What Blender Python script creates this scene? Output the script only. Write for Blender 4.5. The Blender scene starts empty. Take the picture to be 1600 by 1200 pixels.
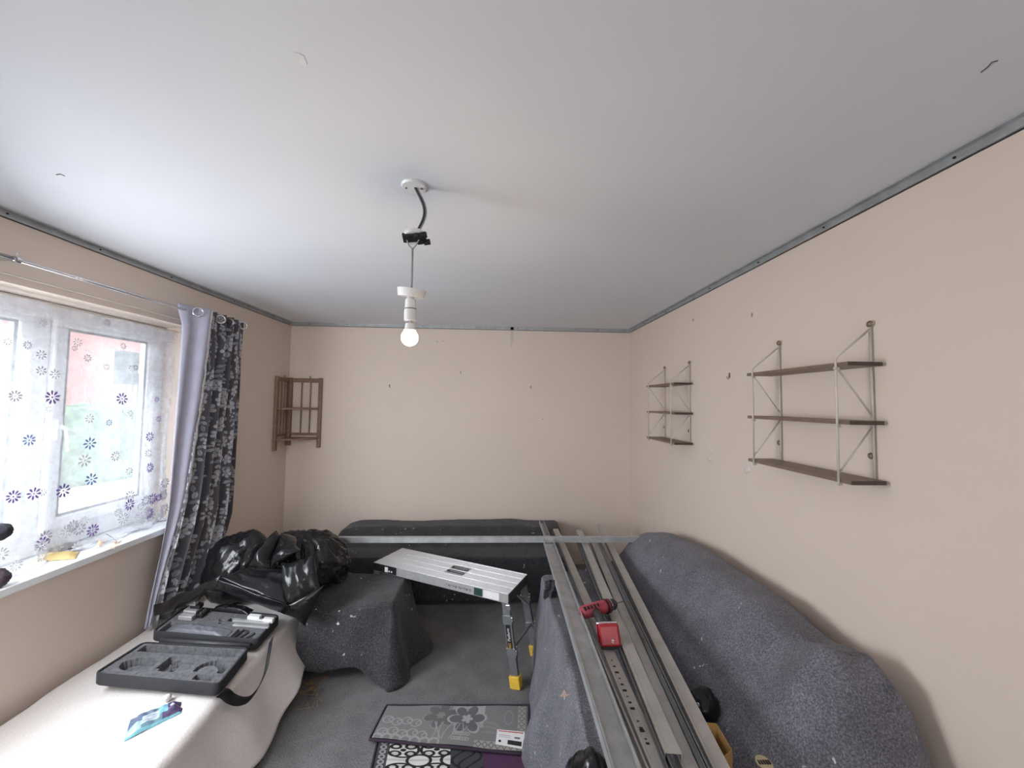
import bpy, bmesh, math, random
import numpy as np
from mathutils import Vector, Matrix, noise
random.seed(7)
SC = bpy.context.scene
COL = SC.collection
# ------------------------------------------------------------------ camera
CAM = Vector((0, 0, 1.62))
FWD = Vector((0.04157468, 0.99796175, 0.04841366))
RGT = Vector((0.99901639, -0.04226875, 0.01340135))
UP = Vector((-0.01542042, -0.04780888, 0.99873746))
FPX = 603.0
cam = bpy.data.cameras.new('camera'); camo = bpy.data.objects.new('camera', cam); COL.objects.link(camo)
cam.sensor_width = 36; cam.lens = 36 * FPX / 1600; cam.clip_start = 0.02
m = Matrix((RGT, UP, -FWD)).transposed().to_4x4(); m.translation = CAM
camo.matrix_world = m
SC.camera = camo
# ------------------------------------------------------------------ light and exposure
SC.view_settings.view_transform = 'Standard'; SC.view_settings.look = 'None'
SC.view_settings.gamma = 1; SC.view_settings.use_curve_mapping = False
SC.view_settings.exposure = 0.10
W = bpy.data.worlds.new('sky'); SC.world = W; W.use_nodes = True
W.node_tree.nodes['Background'].inputs[0].default_value = (0.86, 0.93, 1.0, 1)
W.node_tree.nodes['Background'].inputs[1].default_value = 6.6
def area(name, loc, direction, sx, sy, power, color):
    l = bpy.data.lights.new(name, 'AREA'); l.shape = 'RECTANGLE'; l.size = sx; l.size_y = sy
    l.energy = power; l.color = color
    o = bpy.data.objects.new(name, l); COL.objects.link(o); o.location = loc
    o.rotation_euler = Vector(direction).to_track_quat('-Z', 'Y').to_euler()
    return o
# overcast daylight through the part of the window that lies left of the frame
area('window_daylight', (-2.10, 1.12, 1.42), (1, .85, -0.6), .9, .95, 44, (0.92, 0.96, 1.0))
port = area('window_portal', (-2.37, 1.58, 1.47), (1, 0, 0), 2.3, 1.3, 1, (1, 1, 1)); port.data.cycles.is_portal = True
# unseen fill lamp added behind the camera to brighten the room
area('rear_fill', (-0.2, -1.9, 1.5), (0, 1, 0.0), 2.0, 1.2, 24, (0.95, 0.97, 1.0))

def P(px, py, **k):
    d = FWD + RGT * ((px - 800) / FPX) - UP * ((py - 600) / FPX)
    (ax, v), = k.items(); i = 'xyz'.index(ax)
    return CAM + d * ((v - CAM[i]) / d[i])
def clamp(x, a=0., b=1.): return max(a, min(b, x))
def sst(a, b, x):
    t = clamp((x - a) / (b - a)) if a != b else float(x > a)
    return t * t * (3 - 2 * t)
def lerp(a, b, t): return a + (b - a) * t
def interp(xs, ys, x): return float(np.interp(x, xs, ys))

# ------------------------------------------------------------------ materials
def nt(name):
    mt = bpy.data.materials.new(name); mt.use_nodes = True
    t = mt.node_tree; b = t.nodes['Principled BSDF']
    return mt, t, b
def noise_node(t, scale, detail=4, rough=.6, coord='Object'):
    tc = t.nodes.new('ShaderNodeTexCoord'); n = t.nodes.new('ShaderNodeTexNoise')
    n.inputs['Scale'].default_value = scale; n.inputs['Detail'].default_value = detail; n.inputs['Roughness'].default_value = rough
    t.links.new(tc.outputs[coord], n.inputs['Vector']); return n
def ramp(t, src, stops):
    r = t.nodes.new('ShaderNodeValToRGB'); e = r.color_ramp.elements
    while len(e) < len(stops): e.new(.5)
    for el, (p, c) in zip(e, stops): el.position = p; el.color = (*c, 1)
    t.links.new(src, r.inputs[0]); return r
def bump(t, b, src, strength, dist=.002):
    bp = t.nodes.new('ShaderNodeBump'); bp.inputs['Strength'].default_value = strength; bp.inputs['Distance'].default_value = dist
    t.links.new(src, bp.inputs['Height']); t.links.new(bp.outputs[0], b.inputs['Normal']); return bp
def simple(name, c, rough=.5, metal=0., var=.12, scale=30, bmp=0., bd=.001, detail=4):
    mt, t, b = nt(name)
    n = noise_node(t, scale, detail)
    lo = tuple(clamp(x * (1 - var)) for x in c); hi = tuple(clamp(x * (1 + var)) for x in c)
    r = ramp(t, n.outputs['Fac'], [(.3, lo), (.7, hi)])
    t.links.new(r.outputs[0], b.inputs['Base Color'])
    b.inputs['Roughness'].default_value = rough; b.inputs['Metallic'].default_value = metal
    if bmp: bump(t, b, n.outputs['Fac'], bmp, bd)
    return mt
def wall_mat(name, c, smudge):
    mt, t, b = nt(name)
    n1 = noise_node(t, 1.6, 3); r1 = ramp(t, n1.outputs['Fac'], [(.3, tuple(x * .96 for x in c)), (.7, c)])
    n2 = noise_node(t, 5, 6, .7); r2 = ramp(t, n2.outputs['Fac'], [(.70, (1, 1, 1)), (.80, (smudge,) * 3)])
    mx = t.nodes.new('ShaderNodeMix'); mx.data_type = 'RGBA'; mx.blend_type = 'MULTIPLY'; mx.inputs[0].default_value = 1
    t.links.new(r1.outputs[0], mx.inputs[6]); t.links.new(r2.outputs[0], mx.inputs[7]); t.links.new(mx.outputs[2], b.inputs['Base Color'])
    b.inputs['Roughness'].default_value = .75
    n3 = noise_node(t, 90, 3); bump(t, b, n3.outputs['Fac'], .12, .001)
    return mt
def felt_mat(name, lo, mid, hi, spots=True):
    mt, t, b = nt(name)
    n = noise_node(t, 175, 5, .75)
    r = ramp(t, n.outputs['Fac'], [(.34, lo), (.5, mid), (.63, hi)])
    out = r.outputs[0]
    n4 = noise_node(t, 7, 3); r4 = ramp(t, n4.outputs['Fac'], [(.35, (.84,) * 3), (.65, (1.1,) * 3)])
    m4 = t.nodes.new('ShaderNodeMix'); m4.data_type = 'RGBA'; m4.blend_type = 'MULTIPLY'; m4.inputs[0].default_value = 1
    t.links.new(out, m4.inputs[6]); t.links.new(r4.outputs[0], m4.inputs[7]); out = m4.outputs[2]
    if spots:
        ns = noise_node(t, 34, 2, .5); rs = ramp(t, ns.outputs['Fac'], [(.70, (0, 0, 0)), (.72, (1, 1, 1))])
        nb = noise_node(t, 4.2, 1, .5); rb = ramp(t, nb.outputs['Fac'], [(.52, (0, 0, 0)), (.62, (1, 1, 1))])
        ml = t.nodes.new('ShaderNodeMath'); ml.operation = 'MULTIPLY'
        t.links.new(rs.outputs[0], ml.inputs[0]); t.links.new(rb.outputs[0], ml.inputs[1])
        mx = t.nodes.new('ShaderNodeMix'); mx.data_type = 'RGBA'; mx.inputs[7].default_value = (.62, .63, .66, 1)
        t.links.new(ml.outputs[0], mx.inputs[0]); t.links.new(out, mx.inputs[6]); out = mx.outputs[2]
    t.links.new(out, b.inputs['Base Color']); b.inputs['Roughness'].default_value = .97
    b.inputs['Sheen Weight'].default_value = .15; b.inputs['Specular IOR Level'].default_value = .1
    bump(t, b, n.outputs['Fac'], .5, .003)
    return mt
def vcol_mat(name, rough=.85, fine=300, sheen=0.):
    mt, t, b = nt(name)
    a = t.nodes.new('ShaderNodeAttribute'); a.attribute_name = 'Col'
    n = noise_node(t, fine, 3); r = ramp(t, n.outputs['Fac'], [(.3, (.88,) * 3), (.7, (1.06,) * 3)])
    mx = t.nodes.new('ShaderNodeMix'); mx.data_type = 'RGBA'; mx.blend_type = 'MULTIPLY'; mx.inputs[0].default_value = 1
    t.links.new(a.outputs['Color'], mx.inputs[6]); t.links.new(r.outputs[0], mx.inputs[7]); t.links.new(mx.outputs[2], b.inputs['Base Color'])
    b.inputs['Roughness'].default_value = rough; b.inputs['Sheen Weight'].default_value = sheen
    bump(t, b, n.outputs['Fac'], .2, .001)
    return mt
def bag_mat(name):
    mt, t, b = nt(name)
    n = noise_node(t, 7, 4, .55); n.inputs['Distortion'].default_value = 2.0
    r = ramp(t, n.outputs['Fac'], [(.3, (.006, .006, .007)), (.7, (.012, .012, .014))])
    t.links.new(r.outputs[0], b.inputs['Base Color'])
    b.inputs['Roughness'].default_value = .21; b.inputs['Specular IOR Level'].default_value = .42
    bump(t, b, n.outputs['Fac'], .6, .007)
    return mt
def net_mat(name, alpha):
    mt, t, b = nt(name)
    t.nodes.remove(b); out = t.nodes['Material Output']
    tr = t.nodes.new('ShaderNodeBsdfTransparent'); tl = t.nodes.new('ShaderNodeBsdfTranslucent'); df = t.nodes.new('ShaderNodeBsdfDiffuse')
    tl.inputs[0].default_value = (.92, .93, .97, 1); df.inputs[0].default_value = (.9, .9, .93, 1)
    m1 = t.nodes.new('ShaderNodeMixShader'); m1.inputs[0].default_value = .5
    t.links.new(tl.outputs[0], m1.inputs[1]); t.links.new(df.outputs[0], m1.inputs[2])
    n = noise_node(t, 18, 6, .7); r = ramp(t, n.outputs['Fac'], [(.35, (alpha * .8,) * 3), (.7, (min(1, alpha * 1.35),) * 3)])
    m2 = t.nodes.new('ShaderNodeMixShader')
    t.links.new(r.outputs[0], m2.inputs[0]); t.links.new(tr.outputs[0], m2.inputs[1]); t.links.new(m1.outputs[0], m2.inputs[2])
    t.links.new(m2.outputs[0], out.inputs['Surface'])
    return mt
def glass_mat():
    mt, t, b = nt('window_glass')
    t.nodes.remove(b); out = t.nodes['Material Output']
    tr = t.nodes.new('ShaderNodeBsdfTransparent'); gl = t.nodes.new('ShaderNodeBsdfGlossy'); gl.inputs['Roughness'].default_value = .02
    n = noise_node(t, 4, 2); r = ramp(t, n.outputs['Fac'], [(.3, (.95, .98, .98)), (.7, (1, 1, 1))]); t.links.new(r.outputs[0], tr.inputs[0])
    mx = t.nodes.new('ShaderNodeMixShader'); mx.inputs[0].default_value = .06
    t.links.new(tr.outputs[0], mx.inputs[1]); t.links.new(gl.outputs[0], mx.inputs[2]); t.links.new(mx.outputs[0], out.inputs['Surface'])
    return mt
def emit_mat(name, c, s):
    mt, t, b = nt(name)
    n = noise_node(t, 3, 1); r = ramp(t, n.outputs['Fac'], [(.3, tuple(x * .97 for x in c)), (.7, c)])
    t.links.new(r.outputs[0], b.inputs['Emission Color']); b.inputs['Emission Strength'].default_value = s
    b.inputs['Base Color'].default_value = (.9, .9, .88, 1)
    return mt
def brick_mat(name, c1, c2, mortar, scale):
    mt, t, b = nt(name)
    tc = t.nodes.new('ShaderNodeTexCoord'); mp = t.nodes.new('ShaderNodeMapping'); mp.inputs['Rotation'].default_value = (math.radians(90), 0, 0)
    br = t.nodes.new('ShaderNodeTexBrick'); br.inputs['Scale'].default_value = scale
    br.inputs['Color1'].default_value = (*c1, 1); br.inputs['Color2'].default_value = (*c2, 1); br.inputs['Mortar'].default_value = (*mortar, 1)
    br.inputs['Mortar Size'].default_value = .012
    t.links.new(tc.outputs['Object'], mp.inputs[0]); t.links.new(mp.outputs[0], br.inputs['Vector']); t.links.new(br.outputs['Color'], b.inputs['Base Color'])
    b.inputs['Roughness'].default_value = .9
    return mt

WALL = wall_mat('wall_paint', (.765, .65, .57), .93)
CEILM = wall_mat('ceiling_paint', (.75, .77, .815), .97)
UPVC = simple('white_upvc', (.82, .83, .85), .3, var=.03)
SILLM = simple('sill_board', (.80, .82, .84), .3, var=.05, scale=6, detail=6)
STEEL = simple('galvanised_steel', (.50, .52, .535), .45, .55, .16, 14, .1)
STEEL2 = simple('galvanised_steel_dull', (.47, .465, .455), .55, .3, .12, 10, .1)
STEELD = simple('galvanised_steel_dark', (.23, .25, .27), .4, .7, .15, 12, .1)
ALU = simple('brushed_aluminium', (.62, .62, .63), .38, .6, .08, 40, .1)
GREYM = simple('grey_coated_metal', (.17, .18, .19), .4, .2, .1)
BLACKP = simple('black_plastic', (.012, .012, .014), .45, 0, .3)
DARKP = simple('dark_grey_plastic', (.035, .035, .04), .5, 0, .2)
FOAM = simple('grey_foam', (.115, .115, .125), .95, 0, .35, 60, .6, .002)
CASEM = simple('black_case_fabric', (.03, .03, .035), .8, 0, .3, 200, .4)
YELL = simple('yellow_plastic', (.78, .50, .06), .45)
WHITEP = simple('white_plastic', (.78, .77, .76), .35, 0, .04)
CREAM = simple('cream_enamel', (.62, .58, .50), .35, .0, .06)
WOODB = simple('brown_shelf_wood', (.20, .135, .10), .45, 0, .2, 25)
WOODD = simple('dark_shelf_edge', (.075, .05, .04), .45, 0, .2, 25)
WOODC = simple('corner_shelf_wood', (.24, .145, .095), .5, 0, .25, 30)
BRASS = simple('dull_brass', (.25, .2, .13), .4, .7)
REDP = simple('red_tool_plastic', (.33, .012, .02), .35, 0, .15)
RED2 = simple('pink_red_tool_rubber', (.42, .06, .09), .5, 0, .3)
CARD = simple('cardboard', (.42, .25, .09), .85, 0, .12)
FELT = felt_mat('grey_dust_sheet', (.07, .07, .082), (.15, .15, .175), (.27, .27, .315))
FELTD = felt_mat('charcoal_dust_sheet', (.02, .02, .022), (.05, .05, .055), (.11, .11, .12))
TOWEL = simple('white_fleece', (.74, .70, .68), .95, 0, .06, 120, .8, .003, 6)
CARPET = felt_mat('grey_carpet', (.085, .083, .083), (.155, .152, .155), (.25, .245, .255), False)
BAGM = bag_mat('black_bin_liner')
NET = net_mat('white_net', .40)
NETD = net_mat('white_net_lace', .6)
GLASS = glass_mat()
BULB = emit_mat('lit_bulb', (1, .80, .52), 14)
PURPLE = simple('purple_thread', (.24, .17, .42), .8)
BLUEF = simple('blue_thread', (.24, .33, .62), .8)
LACEW = simple('white_thread', (.8, .8, .84), .8)
GREYT = simple('grey_thread', (.55, .53, .60), .8)
LINING = simple('curtain_lining', (.45, .45, .56), .8, 0, .06, 20)
SATIN = simple('silver_satin_edge', (.75, .76, .80), .3, .2, .3, 60, .6)
CHROME = simple('chrome', (.7, .7, .72), .18, .95, .05)
BLACKC = simple('black_cable', (.03, .032, .034), .5)
GREYC = simple('grey_cable', (.3, .31, .32), .5)
FILL = simple('dried_filler', (.62, .58, .51), .9, 0, .05)
PACK = simple('yellow_paper_packet', (.62, .46, .2), .7, 0, .15)
MAUVE = simple('mauve_plush', (.07, .05, .065), .9, 0, .3, 80, .6, .003)
ORNG = simple('pale_orange_paper', (.75, .48, .34), .7, 0, .2)
HEDGE = simple('hedge_leaves', (.12, .17, .11), .9, 0, .5, 9, .8, .05, 8)
LAWN = simple('lawn', (.27, .32, .15), .9, 0, .2, 4)
GRAVEL = simple('pale_paving', (.28, .28, .30), .9, 0, .1, 5)
BRICK = brick_mat('red_brick', (.34, .15, .14), (.40, .20, .18), (.4, .33, .32), 4)
RENDERM = simple('grey_render', (.25, .28, .31), .9, 0, .08, 3)
DGLASS = simple('dark_house_glass', (.07, .09, .10), .2, 0, .1, 2)
PAPER = simple('white_card', (.8, .8, .8), .7, 0, .03)
VC = vcol_mat('printed_fabric', .85, 260)
RUGM = vcol_mat('woven_rug', .95, 500)

# ------------------------------------------------------------------ object helpers
ORG = {}
def link(o, parent=None):
    COL.objects.link(o)
    if parent is not None: o.parent = parent
def thing(name, label, cat, loc, group=None):
    o = bpy.data.objects.new(name, None); o.empty_display_size = .05; COL.objects.link(o)
    o.location = loc; ORG[o.name] = Vector(loc); o['label'] = label; o['category'] = cat
    if group: o['group'] = group
    return o
def tag(o, label=None, cat=None, group=None, kind=None):
    if label: o['label'] = label
    if cat: o['category'] = cat
    if group: o['group'] = group
    if kind: o['kind'] = kind
    return o
class MB:
    def __init__(s): s.v = []; s.f = []
    def add(s, vs, fs):
        n = len(s.v); s.v += [Vector(v) for v in vs]; s.f += [tuple(i + n for i in f) for f in fs]; return s
    def box(s, lo, hi, M=None):
        x0, y0, z0 = lo; x1, y1, z1 = hi
        vs = [Vector(c) for c in ((x0,y0,z0),(x1,y0,z0),(x1,y1,z0),(x0,y1,z0),(x0,y0,z1),(x1,y0,z1),(x1,y1,z1),(x0,y1,z1))]
        if M is not None: vs = [M @ v for v in vs]
        return s.add(vs, [(0,3,2,1),(4,5,6,7),(0,1,5,4),(1,2,6,5),(2,3,7,6),(3,0,4,7)])
    def hexa(s, b, t):   # b, t: 4 bottom, 4 top corners in the same order
        return s.add(list(b) + list(t), [(0,3,2,1),(4,5,6,7),(0,1,5,4),(1,2,6,5),(2,3,7,6),(3,0,4,7)])
    def frame(s, d):
        d = Vector(d).normalized(); a = Vector((0,0,1)) if abs(d.z) < .9 else Vector((1,0,0))
        u = d.cross(a).normalized(); return u, u.cross(d).normalized()
    def tube(s, pts, r, n=8, closed=False):
        pts = [Vector(p) for p in pts]; k = len(pts); rr = r if isinstance(r, (list, tuple)) else [r] * k
        vs = []; pu = None
        for i, p in enumerate(pts):
            a = pts[(i - 1) % k] if (closed or i > 0) else p; b = pts[(i + 1) % k] if (closed or i < k - 1) else p
            d = (b - a).normalized()
            if pu is None: u, w = s.frame(d)
            else:
                u = (pu - d * pu.dot(d))
                u = u.normalized() if u.length > 1e-6 else s.frame(d)[0]
                w = u.cross(d).normalized()
            pu = u
            for j in range(n):
                t = 2 * math.pi * j / n; vs.append(p + (u * math.cos(t) + w * math.sin(t)) * rr[i])
        fs = []
        for i in range(k if closed else k - 1):
            for j in range(n):
                a = i * n + j; b = i * n + (j + 1) % n; c = ((i + 1) % k) * n + (j + 1) % n; d_ = ((i + 1) % k) * n + j
                fs.append((a, b, c, d_))
        if not closed: fs += [tuple(range(n))[::-1], tuple((k - 1) * n + j for j in range(n))]
        return s.add(vs, fs)
    def lathe(s, prof, M=None, n=24):   # prof [(r,z)]
        vs = []; fs = []; k = len(prof)
        for r, z in prof:
            for j in range(n):
                t = 2 * math.pi * j / n; vs.append(Vector((r * math.cos(t), r * math.sin(t), z)))
        if M is not None: vs = [M @ v for v in vs]
        for i in range(k - 1):
            for j in range(n): fs.append((i*n+j, i*n+(j+1)%n, (i+1)*n+(j+1)%n, (i+1)*n+j))
        fs += [tuple(range(n))[::-1], tuple((k-1)*n+j for j in range(n))]
        return s.add(vs, fs)
    def extrude(s, sec, p0, p1, u, w):  # closed section [(a,b)] swept p0->p1 with axes u,w
        p0, p1, u, w = map(Vector, (p0, p1, u, w)); n = len(sec)
        vs = [p0 + u*a + w*b for a, b in sec] + [p1 + u*a + w*b for a, b in sec]
        fs = [(i, (i+1)%n, n+(i+1)%n, n+i) for i in range(n)]
        s.add(vs, fs)
        bmv = [tuple(range(n))[::-1], tuple(range(n, 2*n))]
        k = len(s.v) - 2*n; s.f += [tuple(k+i for i in f) for f in bmv]; return s
    def prism(s, poly, z0, z1, M=None):
        n = len(poly); vs = [Vector((x, y, z0)) for x, y in poly] + [Vector((x, y, z1)) for x, y in poly]
        if M is not None: vs = [M @ v for v in vs]
        return s.add(vs, [tuple(range(n))[::-1], tuple(range(n, 2*n))] + [(i, (i+1)%n, n+(i+1)%n, n+i) for i in range(n)])
    def build(s, name, mat, parent=None, smooth=False, bevel=0., autos=None, colors=None, sub=0, solid=0.):
        o0 = Vector((0, 0, 0)); q = parent
        off = Vector((0, 0, 0))
        while q is not None:
            off = off + Vector(q.location); q = q.parent
        me = bpy.data.meshes.new(name); 
        me.from_pydata([tuple(v - off) for v in s.v], [], s.f); me.update()
        bm = bmesh.new(); bm.from_mesh(me); 
        if not colors is None: pass
        else: bmesh.ops.recalc_face_normals(bm, faces=bm.faces)
        bm.to_mesh(me); bm.free()
        if smooth or autos:
            for p in me.polygons: p.use_smooth = True
            if autos:
                try: me.set_sharp_from_angle(angle=math.radians(autos))
                except Exception: pass
        if colors is not None:
            ca = me.color_attributes.new('Col', 'FLOAT_COLOR', 'POINT')
            arr = np.ones((len(me.vertices), 4), dtype=np.float32); arr[:, :3] = colors
            ca.data.foreach_set('color', arr.ravel())
        me.materials.append(mat)
        o = bpy.data.objects.new(name, me); COL.objects.link(o)
        if parent is not None: o.parent = parent
        if solid: 
            md = o.modifiers.new('thickness', 'SOLIDIFY'); md.thickness = solid; md.offset = -1
        if sub: 
            md = o.modifiers.new('smooth', 'SUBSURF'); md.levels = sub; md.render_levels = sub
        if bevel:
            md = o.modifiers.new('bevel', 'BEVEL'); md.width = bevel; md.segments = 2; md.limit_method = 'ANGLE'; md.angle_limit = .6
        return o
def grid_mb(nu, nv, fn):
    mb = MB()
    mb.v = [Vector(fn(i / (nu - 1), j / (nv - 1))) for j in range(nv) for i in range(nu)]
    mb.f = [(j*nu+i, j*nu+i+1, (j+1)*nu+i+1, (j+1)*nu+i) for j in range(nv-1) for i in range(nu-1)]
    return mb
def text(name, body, size, mat, origin, xdir, ydir, parent, off=.0006, align='CENTER', sx=1.):
    cu = bpy.data.curves.new(name, 'FONT'); cu.body = body; cu.size = size; cu.align_x = align; cu.align_y = 'CENTER'; cu.extrude = .0003; cu.resolution_u = 2
    tmp = bpy.data.objects.new(name, cu); COL.objects.link(tmp)
    dg = bpy.context.evaluated_depsgraph_get(); me = bpy.data.meshes.new_from_object(tmp.evaluated_get(dg)); bpy.data.objects.remove(tmp)
    x = Vector(xdir).normalized(); z = x.cross(Vector(ydir)).normalized(); y = z.cross(x)
    o_ = Vector(origin) + z * off; q = parent; offp = Vector((0,0,0))
    while q is not None: offp += Vector(q.location); q = q.parent
    for v in me.vertices: v.co = o_ + x * v.co.x * sx + y * v.co.y + z * v.co.z - offp
    me.materials.clear(); me.materials.append(mat)
    o = bpy.data.objects.new(name, me); COL.objects.link(o); o.parent = parent
    return o
def copy_tree(o, delta, label=None):
    c = o.copy(); COL.objects.link(c); c.location = Vector(o.location) + Vector(delta)
    if label: c['label'] = label
    for ch in list(o.children):
        d = ch.copy(); COL.objects.link(d); d.parent = c
        for g in list(ch.children):
            e = g.copy(); COL.objects.link(e); e.parent = d
    return c

# ------------------------------------------------------------------ room
XL, XR, YB, YF, H = -2.07, 1.394, 3.95, -2.0, 2.40
T = .3
def st(name, mb, mat, parent=None, **k):
    o = mb.build(name, mat, parent, **k)
    if parent is None: o['kind'] = 'structure'
    return o
WY0, WY1, WZ0, WZ1 = 0.45, 2.72, .83, 2.10      # window opening
st('floor', MB().box((XL-T, YF-T, -.1), (XR+T, YB+T, 0)), CARPET)
st('ceiling', MB().box((XL-T, YF-T, H), (XR+T, YB+T, H+.1)), CEILM)
st('wall_back', MB().box((XL-T, YB, 0), (XR+T, YB+T, H)), WALL)
st('wall_right', MB().box((XR, YF, 0), (XR+T, YB, H)), WALL)
st('wall_front', MB().box((XL-T, YF-T, 0), (XR+T, YF, H)), WALL)
wl = MB(); wl.box((XL-T, YF, 0), (XL, WY0, H)); wl.box((XL-T, WY1, 0), (XL, YB, H)); wl.box((XL-T, WY0, WZ1), (XL, WY1, H)); wl.box((XL-T, WY0, 0), (XL, WY1, WZ0-.036))
st('wall_left', wl, WALL)
# sill board: a touch proud of the wall, its front edge running very slightly out of level
def sillz(y): return .830
def sillx(y): return -2.0
sb = MB(); ys = [WY0 + .001, WY1 - .001]
sb.hexa([(-2.33, ys[0], sillz(ys[0]) - .034), (sillx(ys[0]), ys[0], sillz(ys[0]) - .034), (sillx(ys[1]), ys[1], sillz(ys[1]) - .034), (-2.33, ys[1], sillz(ys[1]) - .034)],
        [(-2.33, ys[0], sillz(ys[0])), (sillx(ys[0]), ys[0], sillz(ys[0])), (sillx(ys[1]), ys[1], sillz(ys[1])), (-2.33, ys[1], sillz(ys[1]))])
st('trim_1', sb, SILLM, bevel=.004)['label'] = 'white window sill board'
# ------------------------------------------------------------------ window
win = bpy.data.objects.new('window_1', None); COL.objects.link(win); win.location = (-2.3, 1.4, .9); win['kind'] = 'structure'; win['label'] = 'white plastic framed window behind the net curtain'
fx0, fx1 = -2.33, -2.265
def fbar(name, y0, y1, z0, z1, x0=fx0, x1=fx1, mat=UPVC):
    o = MB().box((x0, y0, z0), (x1, y1, z1)).build(name, mat, win, bevel=.006); return o
wz0, wz1 = .88, 2.098
fbar('head_frame', WY0, WY1, 2.045, wz1)
fbar('bottom_frame', WY0, WY1, wz0 - .045, wz0 + .055)
for y0, y1 in ((WY0, WY0 + .07), (2.645, WY1), (1.965, 2.045), (1.10, 1.18)): fbar('mullion', y0, y1, wz0 + .055, 2.045)
def sash(y0, y1, x1=-2.245, w=.06):
    z0, z1 = wz0 + .06, 2.04
    s = MB()
    s.box((x1-.055, y0, z0), (x1, y1, z0+w)); s.box((x1-.055, y0, z1-w), (x1, y1, z1)); s.box((x1-.055, y0, z0+w), (x1, y0+w, z1-w)); s.box((x1-.055, y1-w, z0+w), (x1, y1, z1-w))
    o = s.build('sash', UPVC, win, bevel=.008)
    b_ = MB(); i = w; e = .014; x = x1 - .012
    for k in range(1):
        b_.box((x, y0+i, z0+i), (x+.004, y1-i, z0+i+e)); b_.box((x, y0+i, z1-i-e), (x+.004, y1-i, z1-i)); b_.box((x, y0+i, z0+i+e), (x+.004, y0+i+e, z1-i-e)); b_.box((x, y1-i-e, z0+i+e), (x+.004, y1-i, z1-i-e))
    b_.build('glazing_bead', GREYM, o)
    MB().box((x1-.035, y0+w-.005, z0+w-.005), (x1-.03, y1-w+.005, z1-w+.005)).build('glass_pane', GLASS, win)
    return o
sash(2.05, 2.64); sash(1.185, 1.96); sash(.525, 1.095)
hd = MB(); hd.box((-2.245, 2.068, 1.40), (-2.225, 2.092, 1.50)); hd.tube([(-2.22, 2.08, 1.47), (-2.2, 2.085, 1.45), (-2.2, 2.1, 1.34)], .008, 8)
hd.build('handle', UPVC, win, bevel=.003)
# triangular sticker on the pane
s0 = Vector((-2.272, 2.37, 1.92)); mb = MB()
mb.box((-2.2735, 2.385, 1.70), (-2.2725, 2.545, 1.905)); mb.build('warning_sticker', simple('sticker_film', (.62, .70, .68), .6), win)
tri = MB().tube([(-2.271, 2.415, 1.815), (-2.271, 2.515, 1.815), (-2.271, 2.465, 1.885)], .003, 6, True); tri.build('sticker_triangle', GREYT, win)

rear_frame = MB()  # made-up frame on the solid front wall, added around the rear fill lamp
for lo, hi in (((-1.28, -2, .82), (-1.2, -1.94, 2.18)), ((.8, -2, .82), (.88, -1.94, 2.18)), ((-1.2, -2, .82), (.8, -1.94, .90)), ((-1.2, -2, 2.10), (.8, -1.94, 2.18))): rear_frame.box(lo, hi)
st('rear_fill_frame', rear_frame, UPVC)
# ------------------------------------------------------------------ outside
GZ = -.35
st('ground', MB().box((-60, -30, GZ - .1), (-2.6, 60, GZ)), GRAVEL)
st('lawn', MB().box((-14.5, 2, GZ), (-9.2, 40, GZ + .03)), LAWN)
def house(name, label, cx, cy, ang, wx, wy, h, mat, wins, rail=None):
    t = thing(name, label, 'house', (cx, cy, GZ))
    M = Matrix.Translation((cx, cy, GZ)) @ Matrix.Rotation(ang, 4, 'Z')
    MB().box((-wx/2, 0, 0), (wx/2, wy, h), M).build('wall', mat, t)
    MB().box((-wx/2-.15, -.15, h), (wx/2+.15, wy+.15, h+.12), M).build('eaves', UPVC, t)
    for (x, z, w, hh) in wins:
        f = MB(); b = .09
        f.box((x-w/2, -.06, z), (x+w/2, .02, z+b), M); f.box((x-w/2, -.06, z+hh-b), (x+w/2, .02, z+hh), M); f.box((x-w/2, -.06, z+b), (x-w/2+b, .02, z+hh-b), M); f.box((x+w/2-b, -.06, z+b), (x+w/2, .02, z+hh-b), M); f.box((x-.04, -.06, z+b), (x+.04, .02, z+hh-b), M)
        fo = f.build('window', UPVC, t)
        MB().box((x-w/2+b, -.02, z+b), (x+w/2-b, .005, z+hh-b), M).build('pane', DGLASS, fo)
    return t
ang = math.atan2(12.4, -13.0) - math.pi/2
# brick house: its facade faces the window
house('brick_house', 'red brick house with white framed windows beyond the hedge outside the window', -14.3, 15.2, ang, 15, 5, 4.75, BRICK,
      [(-4.55, 1.5, 1.5, 1.5), (1.2, 1.5, 1.5, 1.5), (4.6, 1.3, 1.4, 1.9)])
house('grey_house', 'grey rendered house with white windows, seen at the left edge of the window', -13.5, 5.2, math.atan2(5.2, -13) - math.pi/2, 6, 5, 5.6, RENDERM,
      [(-1.6, 1.4, 1.2, 1.5), (.7, 1.4, 1.2, 1.5), (-1.6, 3.7, 1.2, 1.3), (.7, 3.7, 1.2, 1.3), (2.3, 3.7, .9, 1.3)])
def hedge():
    a = Vector((-10.1, 4.5, 0)); b = Vector((-6.5, 17.5, 0)); n = (b - a).normalized(); s = Vector((n.y, -n.x, 0))
    def fn(u, v):
        p = a.lerp(b, u); th = v * math.pi * 1.0
        w = .55 * math.cos(th); z = 1.78 * min(1, math.sin(th) * 1.6)
        q = p + s * w; q.z = GZ + z
        d = noise.noise_vector(q * 3.) * .12 + noise.noise_vector(q * 9) * .06; 
        if v in (0., 1.): d = Vector((0, 0, 0))
        return q + d
    return grid_mb(220, 34, fn).build('garden_hedge', HEDGE, smooth=False)
tag(hedge(), 'long pale green garden hedge in front of the brick house outside', 'hedge')
MB_ = MB(); a = Vector((-8.9, 4.5, GZ)); b = Vector((-5.3, 17.5, GZ)); n = (b - a).normalized(); s = Vector((n.y, -n.x, 0)) * .15
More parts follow.
